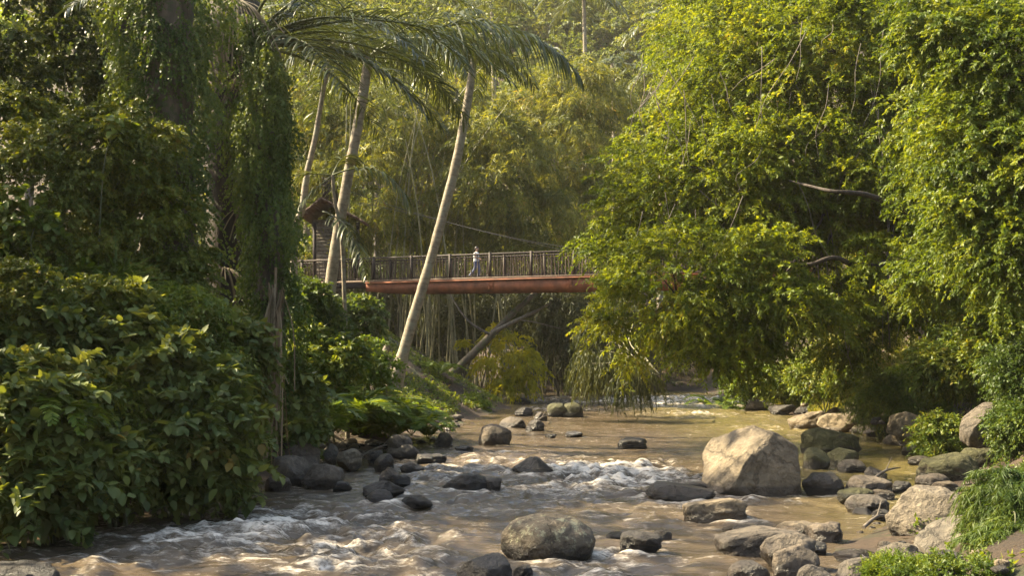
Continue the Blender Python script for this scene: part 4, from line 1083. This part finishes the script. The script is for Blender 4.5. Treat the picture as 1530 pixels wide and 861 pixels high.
# ------------------------------------------------------------------ bamboo
def bamboo(label, px, py, Y, ncul, H, spread, blobs, nclump, per, mat='bamboo', leaf=.30, name='bamboo_clump', lean=1.0, r=.05, cr=.28, cm='culm', front=0):
    b = P(px, py, Y); b[2] = tz(b[0], b[1])
    e = empty(name, b, label, 'bamboo', 'bamboo clumps behind the bridge')
    for k in range(ncul):
        q = b + [rng.normal(0, spread), rng.normal(0, spread * .6) - (2.5 if k < front else 0), 0]; q[2] = tz(q[0], q[1]) - .1
        dx = rng.normal(0, .12) * lean; h = H * rng.uniform(.7, 1.05)
        pts = [q, q + [dx * h * .3, -.1, h * .35], q + [dx * h * .8, -.5, h * .7], q + [dx * h * 1.6, -1.2, h]]
        cb = MB(); rr = r * rng.uniform(.7, 1.25); tube(cb, pts, [rr, rr, rr * .7, rr * .25], 6, 16)
        cb.build('culm', M[cm], e, b, smooth=True)
    p, d, cv, cc = clumped(blobs, nclump, per, cr=cr, view=.75, inner=.5)
    fb = MB(); sprays(fb, p, nrm(d + [0, -.1, -.35]), L=.8, K=15, leaf=leaf * 1.55, ratio=.15, tmpl=NARROW, droop=.8, hang=.55, spread=.85, svar=cv, up=.5)
    fb.build('foliage', M[mat], e, b)
bamboo('tall bamboo clump with pale culms between the two palm trunks', 600, 560, 68, 18, 17, 1.6,
       [B_(600, 200, 68, 90, 70), B_(560, 290, 67, 90, 80), B_(640, 330, 70, 70, 60), B_(510, 160, 70, 70, 60), B_(480, 240, 69, 60, 90)], 200, 13, front=9)
bamboo('dense bamboo clump above the middle of the bridge', 690, 555, 70, 18, 18, 1.5,
       [B_(720, 200, 68, 80, 60), B_(740, 270, 67, 85, 80), B_(690, 170, 70, 70, 60), B_(790, 330, 68, 70, 60), B_(700, 330, 71, 60, 50)], 230, 13, front=5)
bamboo('sunlit bamboo clump rising right of the bridge walker', 850, 540, 74, 16, 18, 1.8,
       [B_(860, 150, 76, 85, 60), B_(840, 230, 74, 80, 80), B_(900, 200, 78, 60, 60), B_(870, 320, 74, 60, 70), B_(790, 150, 76, 60, 50)], 240, 13, cm='culm_dark')
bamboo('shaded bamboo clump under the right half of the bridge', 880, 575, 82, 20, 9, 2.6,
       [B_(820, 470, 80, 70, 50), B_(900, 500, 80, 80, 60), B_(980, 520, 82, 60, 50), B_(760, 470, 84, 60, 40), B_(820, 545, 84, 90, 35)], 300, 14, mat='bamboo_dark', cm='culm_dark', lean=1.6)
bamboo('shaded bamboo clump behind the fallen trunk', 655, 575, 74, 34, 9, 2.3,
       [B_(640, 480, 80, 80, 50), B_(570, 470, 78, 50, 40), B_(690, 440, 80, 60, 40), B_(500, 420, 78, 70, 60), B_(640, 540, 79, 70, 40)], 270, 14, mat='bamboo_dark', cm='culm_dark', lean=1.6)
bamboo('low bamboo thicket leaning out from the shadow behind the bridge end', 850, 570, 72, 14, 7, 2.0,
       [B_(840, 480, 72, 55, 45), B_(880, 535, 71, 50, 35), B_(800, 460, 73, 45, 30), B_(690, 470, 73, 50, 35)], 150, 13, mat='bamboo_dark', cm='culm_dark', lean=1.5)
# drooping dark bamboo in front
e = empty('drooping_bamboo', P(985, 560, 46), 'dark drooping bamboo spray dipping to the water under the bridge end', 'bamboo')
b = np.array(e.location)
p, d, cv, cc = clumped([B_(900, 545, 47, 42, 32), B_(945, 560, 46, 40, 26), B_(900, 500, 50, 30, 40)], 60, 12, cr=.35)
fb = MB(); sprays(fb, p, nrm(d * .6 + [0, 0, -.9]), L=.7, K=18, leaf=.26, ratio=.17, tmpl=NARROW, droop=.6, hang=1.0, spread=.4, svar=cv, up=.2)
fb.build('foliage', M['bamboo_dark'], e, b)
sb = MB()
for c in cc[:12]: limb_net(sb, b, [c], .03, .008)
sb.build('stem', M['culm'], e, b, smooth=True)

# fallen trunk
e = empty('fallen_tree', P(655, 578, 60), 'bare fallen tree trunk slanting up behind the bridge girder', 'tree')
b = np.array(e.location); tb = MB()
tube(tb, [b, P(690, 545, 60), P(730, 505, 60), P(770, 465, 60.5), P(808, 430, 61.5)], [.30, .23, .19, .16, .12], 10, 30, rough=.3); tb.build('trunk', M['bark'], e, b, smooth=True)
tb = MB(); tube(tb, [P(735, 497, 60), P(770, 480, 60), P(805, 463, 60), P(823, 452, 60)], [.14, .11, .08, .04], 7, 20, rough=.2)
tube(tb, [P(775, 478, 60), P(800, 482, 60), P(840, 492, 60)], [.05, .04, .02], 6, 14); tube(tb, [P(738, 503, 60), P(700, 480, 59.5), P(672, 440, 59.5)], [.08, .06, .03], 6, 14)
tb.build('branch', M['bark_grey'], e, b, smooth=True)
e = empty('tree_stump', P(570, 560, 41), 'short broken stump left of the leaning palm foot', 'stump')
b = np.array(e.location); b2 = base_on(b)
tb = MB(); tube(tb, [b2, P(572, 545, 41), P(580, 515, 41)], [.25, .16, .07], 9, 16, rough=.4); tb.build('trunk', M['bark_grey'], e, b, smooth=True)

# ------------------------------------------------------------------ bridge
DZ = 6.62
bA = np.array([-14.0, 66.3]); bB = np.array([15.5, 53.1])
bl = np.linalg.norm(bB - bA); bd = (bB - bA) / bl; bn = np.array([bd[1], -bd[0]])     # bn points to the camera side
if bn[1] > 0: bn = -bn
ax = np.array([[bd[0], bd[1], 0], [bn[0], bn[1], 0], [0, 0, 1]])
def bp_(s, w, z): 
    q = bA + bd * s + bn * w; return np.array([q[0], q[1], DZ + z])
e = empty('footbridge', bp_(bl / 2, 0, 0), 'long rust red footbridge with stick railings spanning the river', 'bridge')
b = np.array(e.location)
s0, s1 = 3.9, bl - 1.0
def cam_s(px):   # distance along the bridge whose front face shows at photo column px
    ss = np.linspace(0, bl, 400); q = bA + bd * ss[:, None] + bn * .9
    return float(np.interp(px, CX + F * q[:, 0] / q[:, 1], ss))
for w in (.92, -.92):
    g = MB(); sL = cam_s(548) if w > 0 else cam_s(548)
    m = 30; ss = np.linspace(sL, s1, m)
    dep = np.interp(ss, [sL, sL + 1.2, sL + 8, s1], [.50, .60, .68, .72])
    V = []
    for s_, d_ in zip(ss, dep):
        for ww, zz in ((.07, 0), (.07, -d_), (-.07, -d_), (-.07, 0)): V.append(bp_(s_, w + ww, zz - .02))
    i = np.arange(m - 1)[:, None] * 4; j = np.arange(4)[None]
    g.add(V, np.stack([i + j, i + (j + 1) % 4, i + 4 + (j + 1) % 4, i + 4 + j], -1).reshape(-1, 4))
    g.add(V[:4], [[0, 1, 2, 3]]); g.add(V[-4:], [[0, 1, 2, 3]])
    g.build('girder', M['rust'], e, b)
    fl = MB(); box(fl, bp_((sL + s1) / 2, w + .11 * np.sign(w), -.06), (s1 - sL) / 2, .06, .035, ax)
    fl.build('flange', M['rust'], e, b)
dk = MB(); box(dk, bp_((cam_s(425) + s1) / 2, 0, .04), (s1 - cam_s(425)) / 2, .95, .05, ax); dk.build('deck', M['deck'], e, b)
ramp_b = MB(); box(ramp_b, bp_((cam_s(425) + cam_s(548)) / 2, .85, -.18), (cam_s(548) - cam_s(425)) / 2 - .05, .05, .16, ax); ramp_b.build('approach_beam', M['rail'], e, b)
RH = 1.30; rs0 = cam_s(425)
for s_ in np.arange(sL + 3.2, s1, 4.4):
    g = MB(); box(g, bp_(s_, 1.0, -.33), .16, .012, .25, ax)
    for a_ in (-.1, .1):
        for z_ in (-.5, -.33, -.16): box(g, bp_(s_ + a_, 1.02, z_), .018, .012, .018, ax)
    g.build('splice_plate', M['rust'], e, b)
for w in (.9, -.9):
    for nm, z, t in (('top_rail', RH, .045), ('lower_rail', RH - .16, .025), ('bottom_rail', .16, .03)):
        g = MB(); box(g, bp_((rs0 + s1) / 2, w, z), (s1 - rs0) / 2, .045 if nm == 'top_rail' else .02, t, ax); g.build(nm, M['rail'], e, b)
    for k, s_ in enumerate(np.arange(rs0 + 1.2, s1, 2.35)):
        g = MB(); box(g, bp_(s_, w, RH / 2 + .1), .06, .06, RH / 2 - .02, ax); g.build('post', M['rail'], e, b)
def stick(mb, s_, w):
    jx, lx = rng.normal(0, .012), rng.normal(0, .03)
    tube(mb, [bp_(s_ + jx - lx, w + .02, .05), bp_(s_ + jx, w + .03, RH * .5), bp_(s_ + jx + lx, w + .02, RH - .03)], rng.uniform(.015, .030), 5, 6, cap=False)
pos = np.arange(rs0 + .1, s1, .19)
vis0, vis1 = cam_s(500), cam_s(905)
visp = [s_ for s_ in pos if vis0 < s_ < vis1]
far_from = set(np.round(visp[:100], 3))
rest = MB()
for s_ in pos:
    if round(s_, 3) in far_from:
        g = MB(); stick(g, s_, .9); g.build('baluster', M['stick'], e, b, smooth=True)
    else: stick(rest, s_, .9)
    stick(rest, s_ + .05, -.9)
tag(rest.build('baluster', M['stick'], e, b, smooth=True), kind='stuff')

# cables
for label, pts, r_ in (('upper dark cable running down from the roof to the railing', [P(520, 285, 63), P(600, 312, 63), P(700, 340, 62), P(800, 362, 61), P(885, 374, 60)], .018),
                      ('lower dark cable sagging above the bridge walker', [P(540, 303, 62), P(640, 325, 62), P(730, 348, 61), P(850, 376, 60)], .015)):
    mb = MB(); tube(mb, pts, r_, 6, 50, sp=True); o = mb.build('suspension_cable', M['cable'], origin=pts[0], smooth=True); tag(o, label, 'cable', 'bridge cables')

# roofed gateway at the bridge head
e = empty('roofed_gateway', base_on(P(490, 450, 66)), 'stone pillar gateway with a brown gable roof at the left bridge head', 'gateway')
b = np.array(e.location)
g = MB(); c0 = P(489, 400, 66); h = c0[2] + S(70, 66) - b[2]
for k in range(26):
    z = b[2] + h * k / 26; t = .72 * (1 + rng.uniform(-.05, .05)); box(g, (c0[0] + rng.uniform(-.03, .03), 66, z + h / 52), t, t, h / 52 * 1.0 - .004)
g.build('pillar', M['stone'], e, b)
g = MB(); rz = P(487, 303, 64)
for sx, ex, ez in ((-1, 456, 328), (1, 552, 338)):
    r0 = P(488, 302, 65); r1 = P(ex, ez, 65)
    d = r1 - r0; L = np.linalg.norm(d); d = d / L; nn = np.cross(d, [0, 1, 0])
    for k in range(7):
        box(g, r0 + d * L * (k + .5) / 7 + nn * (.02 * (k % 2)), L / 14 + .03, 1.9, .05, np.array([d, [0, 1, 0], nn]))
g.build('roof', M['roof'], e, b)
g = MB()
for px_ in (470, 535):
    box(g, P(px_, 380, 64.2), .09, .09, S(48, 64.2)); 
g.build('post', M['rail'], e, b)
g = MB(); box(g, P(493, 285, 66), .42, .42, S(20, 66)); g.build('upper_pillar', M['rail'], e, b)

# ------------------------------------------------------------------ walker
sp_ = cam_s(702); pc = bp_(sp_, 0.1, .09)
e = empty('person', pc, 'person in a pale shirt and blue trousers walking right across the footbridge', 'person')
fw = np.array([bd[0], bd[1], 0]); sd = np.array([-bn[0], -bn[1], 0])
def q(f_, s_, z): return pc + fw * f_ + sd * s_ + np.array([0, 0, z])
def ell(mb, c, r, sub=3):
    v, f = ico(sub); mb.add(np.asarray(c) + (v * [r[0], r[1], r[2]]) @ np.array([fw, sd, [0, 0, 1]]), f)
def remesh(o, vs):
    m = o.modifiers.new('remesh', 'REMESH'); m.mode = 'VOXEL'; m.voxel_size = vs; m.use_smooth_shade = True
bm_ = MB()
ell(bm_, q(.03, 0, 1.585), (.095, .075, .115)); ell(bm_, q(.125, 0, 1.575), (.025, .015, .02), 2); ell(bm_, q(.10, 0, 1.53), (.03, .035, .02), 2)
for s_ in (-1, 1): ell(bm_, q(.01, s_ * .075, 1.58), (.02, .012, .03), 2); ell(bm_, q(.105, s_ * .03, 1.60), (.012, .014, .009), 2)
tube(bm_, [q(.0, 0, 1.38), q(.01, 0, 1.52)], [.055, .05], 10, 6)
tube(bm_, [q(0, 0, .92), q(-.01, 0, 1.1), q(0, 0, 1.3), q(0, 0, 1.42)], [.13, .12, .15, .07], 14, 14)
def arm(s_, el, ha):
    tube(bm_, [q(0, s_ * .16, 1.37), q(el[0], s_ * .20, el[1]), q(ha[0], s_ * .19, ha[1])], [.048, .038, .026], 10, 14)
    hd = nrm(q(ha[0], 0, ha[1]) - q(el[0], 0, el[1])); h0 = q(ha[0], s_ * .19, ha[1])
    ell(bm_, h0 + hd * .05, (.03, .018, .045), 2)
    for k, (o_, L) in enumerate(((-.024, .065), (-.008, .075), (.008, .07), (.024, .055))):
        a_ = h0 + hd * .08 + fw * o_; tube(bm_, [a_, a_ + hd * L * .6, a_ + hd * L * .9 + fw * .015], [.009, .008, .006], 6, 6)
    tube(bm_, [h0 + hd * .03 + fw * .03, h0 + hd * .06 + fw * .05, h0 + hd * .085 + fw * .055], [.01, .009, .007], 6, 6)
arm(-1, (.05, 1.12), (.26, 1.03)); arm(1, (-.10, 1.12), (-.10, .88))
LEG = (((.0, .09, .92), (.10, .09, .50), (.07, .09, .08)), ((.0, -.09, .92), (-.06, -.09, .50), (-.36, -.09, .16)))
for a_, k_, f_ in LEG: tube(bm_, [q(*a_), q(*k_), q(*f_)], [.085, .055, .038], 10, 14)
o = bm_.build('body', M['skin'], e, pc); remesh(o, .009)
sh = MB(); tube(sh, [q(0, 0, .90), q(-.01, 0, 1.1), q(0, 0, 1.3), q(0, 0, 1.40)], [.155, .145, .17, .09], 14, 14)
for s_, el in ((-1, (.05, 1.12)), (1, (-.10, 1.12))): tube(sh, [q(0, s_ * .13, 1.36), q(el[0] * .6, s_ * .195, 1.2)], [.065, .058], 10, 8)
o = sh.build('shirt', M['shirt'], e, pc); remesh(o, .012)
tr = MB(); tube(tr, [q(0, 0, .84), q(0, 0, .98)], [.15, .145], 14, 6)
for a_, k_, f_ in LEG: tube(tr, [q(*a_), q(*k_), q(*f_)], [.10, .075, .06], 10, 14)
o = tr.build('trousers', M['trousers'], e, pc); remesh(o, .012)
for (a_, k_, f_), pitch in zip(LEG, (0, -.5)):
    s2 = MB(); c = q(f_[0] + .05, f_[1], max(f_[2] - .045, .035)); v, f = ico(3)
    u = fw * cos(pitch) + np.array([0, 0, sin(pitch)]); w = np.cross(u, sd) * -1
    s2.add(c + (v * [.13, .05, .045]) @ np.array([u, sd, w]), f); s2.build('shoe', M['shoe'], e, pc, smooth=True)
hr = MB(); ell(hr, q(.005, 0, 1.62), (.105, .088, .10)); ell(hr, q(-.06, 0, 1.56), (.055, .075, .10)); o = hr.build('hair', M['hair'], e, pc); remesh(o, .012)

# ------------------------------------------------------------------ far hillside
def hill_tree(px, py, Y, r, mat, name, label, grp, n=26, leaf=.55):
    c = P(px, py, Y); b = c.copy(); b[2] = tz(c[0], c[1]) - .3
    if c[2] - b[2] < r * .6: c[2] = b[2] + r * .8
    bl = [(*c, r, r, r * .8), (*(c + rng.normal(size=3) * r * .4), r * .7, r * .7, r * .6)]
    e = empty(name, b, label, 'tree', grp)
    tb = MB(); tube(tb, [b, c * .5 + b * .5 + [.2, 0, 0], c], [.3, .22, .1], 6, 8); tb.build('trunk', M['bark_grey'], e, b, smooth=True)
    p, d, cv, cc = clumped(bl, n, 12, cr=.36, view=.75)
    fb = MB(); sprays(fb, p, d, L=leaf * 2.4, K=11, leaf=leaf, ratio=.55, droop=.5, hang=.4, svar=cv); fb.build('crown', M[mat], e, b)
HG = 'trees on the hazy hillside'
k = 0
for Y_, rows in ((100, 2), (125, 4), (155, 5), (190, 5)):
    for r_ in range(rows):
        for px_ in np.arange(330, 1150, 60 * 125 / Y_ * 1.1):
            x = (px_ + rng.uniform(-25, 25) - CX) / F * Y_; y = Y_ + r_ * 5.5 * (Y_ / 125) + rng.uniform(-2, 2)
            z = tz(x, y); r = rng.uniform(2.2, 4.0) * (Y_ / 130)
            pp = CX + F * x / y; pyy = HOR - F * (z + r - CAMZ) / y
            if pyy < -90 or pp > 1130 or (pp > 1060 and pyy > 60) or (Y_ > 120 and pyy > 330): continue
            hill_tree(pp, pyy, y, r, 'hill', 'hillside_tree', 'round crowned tree on the hazy hillside in the top gap', HG, n=20, leaf=.45 * (Y_ / 120))
            k += 1
print('hill trees', k)
# upper-left trees behind the palms, lit from behind
for px_, py_, Y_, r, mt, lb in ((215, 95, 62, 3.4, 'fern', 'yellow green backlit tree glowing through the gap in the upper left'), (40, 120, 60, 3.4, 'fern', 'backlit tree showing at the far left edge behind the dark shrub'),
                            (455, 60, 80, 4.5, 'hill', 'tree behind the fronds of the sugar palm'), (470, 330, 76, 4.0, 'bank', 'leafy tree behind the roofed gateway'), (110, 30, 66, 4, 'hill', 'tree crown behind the dark shrub at the top left'),
                            (560, 40, 90, 5, 'hill', 'tree showing above the great palm frond'), (320, 250, 60, 4, 'darkleaf', 'dark tree seen between the ivy tree and the sugar palm'), (430, 200, 70, 4, 'hill', 'tree between the bright ivy column and the thin crooked stem'),
                            (1095, 545, 86, 3.2, 'bank', 'round tree on the far shore under the fig crown'), (1160, 535, 84, 3.4, 'darkleaf', 'dark tree at the far shore right of the round one'), (1035, 545, 88, 3.0, 'darkleaf', 'dark low tree at the far bend of the river'),
                            (680, 30, 95, 5, 'hill', 'tree crown above the middle of the great palm frond')):
    hill_tree(px_, py_, Y_, r, mt, 'jungle_tree', lb, None, n=60, leaf=.32)
# far palms
def fp(label, px, ytop, ybot, Y, L, nf=11):
    t = P(px, ytop, Y); b = P(px, ybot, Y); g = tz(b[0], b[1]); b[2] = g
    fr = [dict(d0=(cos(a), sin(a), rng.uniform(-.1, .7)), L=L * rng.uniform(.85, 1.1), leaf=L * .25, n=26, droop=1.1, hang=.8, wid=.12, rach=.05, var=.7, seg=3) for a in np.linspace(0, 2 * pi, nf, endpoint=False) + .2]
    palm('hillside_palm', label, [b, (b + t) / 2 + [.2, 0, 0], t], [.28, .22, .18], fr, 'palms on the hillside')
fp('tall hillside palm in the gap above the sunlit bamboo', 872, -10, 150, 115, 5.5)
fp('hillside palm in front of the left edge of the big fig', 992, 35, 190, 100, 4.5)
fp('low hillside palm with silvery fronds right of the tall hillside palm', 915, 95, 190, 98, 4.0)
fp('hillside palm behind the top of the leaning palm', 735, 0, 150, 105, 5)
fp('silvery palm half hidden beside the big fig', 985, 110, 240, 92, 4.0)

# hillside brush
hb = MB(); n = 15000
yy = rng.uniform(88, 235, n); xx = (rng.uniform(300, 1150, n) - CX) / F * yy; zz = terrain(xx, yy)
c = np.stack([xx, yy, zz], 1)
sprays(hb, c, nrm(rng.normal(size=c.shape) * .6 + [0, 0, 1]), L=1.6, K=9, leaf=.7, ratio=.5, droop=.5, hang=.3)
tag(hb.build('hillside_undergrowth', M['hill']), 'tangled green scrub covering the hazy hillside', 'undergrowth', kind='stuff')

# ------------------------------------------------------------------ haze
mb = MB(); v = np.array([[x, y, z] for x in (-300, 300) for y in (-60, 360) for z in (-2.5, 88)], float)
mb.add(v, [[0, 1, 3, 2], [4, 6, 7, 5], [0, 4, 5, 1], [2, 3, 7, 6], [0, 2, 6, 4], [1, 5, 7, 3]])
m, nt, out = newmat('morning_haze')
pv = N_(nt, 'ShaderNodeVolumePrincipled'); pv.inputs['Color'].default_value = (.95, .9, .8, 1); pv.inputs['Density'].default_value = .0002; pv.inputs['Anisotropy'].default_value = .35
nt.links.new(pv.outputs[0], out.inputs['Volume'])
tag(mb.build('haze', m), 'thin warm haze filling the valley', 'haze', kind='stuff')

# ------------------------------------------------------------------ light
SUN_EL = 42.0
sh_ = nrm(np.array([-.97, .25]))
sdv = Vector((sh_[0] * cos(radians(SUN_EL)), sh_[1] * cos(radians(SUN_EL)), sin(radians(SUN_EL))))
L = bpy.data.lights.new('sun', 'SUN'); L.energy = 5.0; L.angle = radians(.6); L.color = (1, .86, .64)
o = bpy.data.objects.new('sun', L); COL.objects.link(o); o.rotation_euler = sdv.to_track_quat('Z', 'Y').to_euler(); o.location = (0, 0, 80)
W = bpy.data.worlds.new('World'); SC.world = W; W.use_nodes = True
nt = W.node_tree; bg = nt.nodes['Background']
sky = nt.nodes.new('ShaderNodeTexSky'); sky.sky_type = 'NISHITA'; sky.sun_disc = False
sky.sun_elevation = radians(SUN_EL); sky.sun_rotation = math.atan2(sh_[0], sh_[1]); sky.dust_density = 4; sky.air_density = 1.0
nt.links.new(sky.outputs[0], bg.inputs[0]); bg.inputs[1].default_value = .125

cam = bpy.data.cameras.new('camera'); co = bpy.data.objects.new('camera', cam); COL.objects.link(co)
co.location = (0, 0, CAMZ); co.rotation_euler = (radians(90), 0, 0)
cam.sensor_width = 36; cam.lens = F / 1530 * 36; cam.shift_y = (HOR - 430.5) / 1530; cam.clip_end = 900; cam.clip_start = .1
SC.camera = co
vs = SC.view_settings; vs.view_transform = 'Standard'; vs.look = 'None'; vs.exposure = 2.1; vs.gamma = 1; vs.use_curve_mapping = False
try:
    vs.use_white_balance = True; vs.white_balance_temperature = 7100; vs.white_balance_tint = 4
except Exception: pass
SC.render.engine = 'CYCLES'
cy = SC.cycles
cy.max_bounces = 7; cy.diffuse_bounces = 3; cy.glossy_bounces = 3; cy.transmission_bounces = 4; cy.volume_bounces = 0; cy.transparent_max_bounces = 4
cy.use_denoising = True
try: cy.denoiser = 'OPENIMAGEDENOISE'
except Exception: pass
cy.sample_clamp_indirect = 6
cy.caustics_reflective = False; cy.caustics_refractive = False
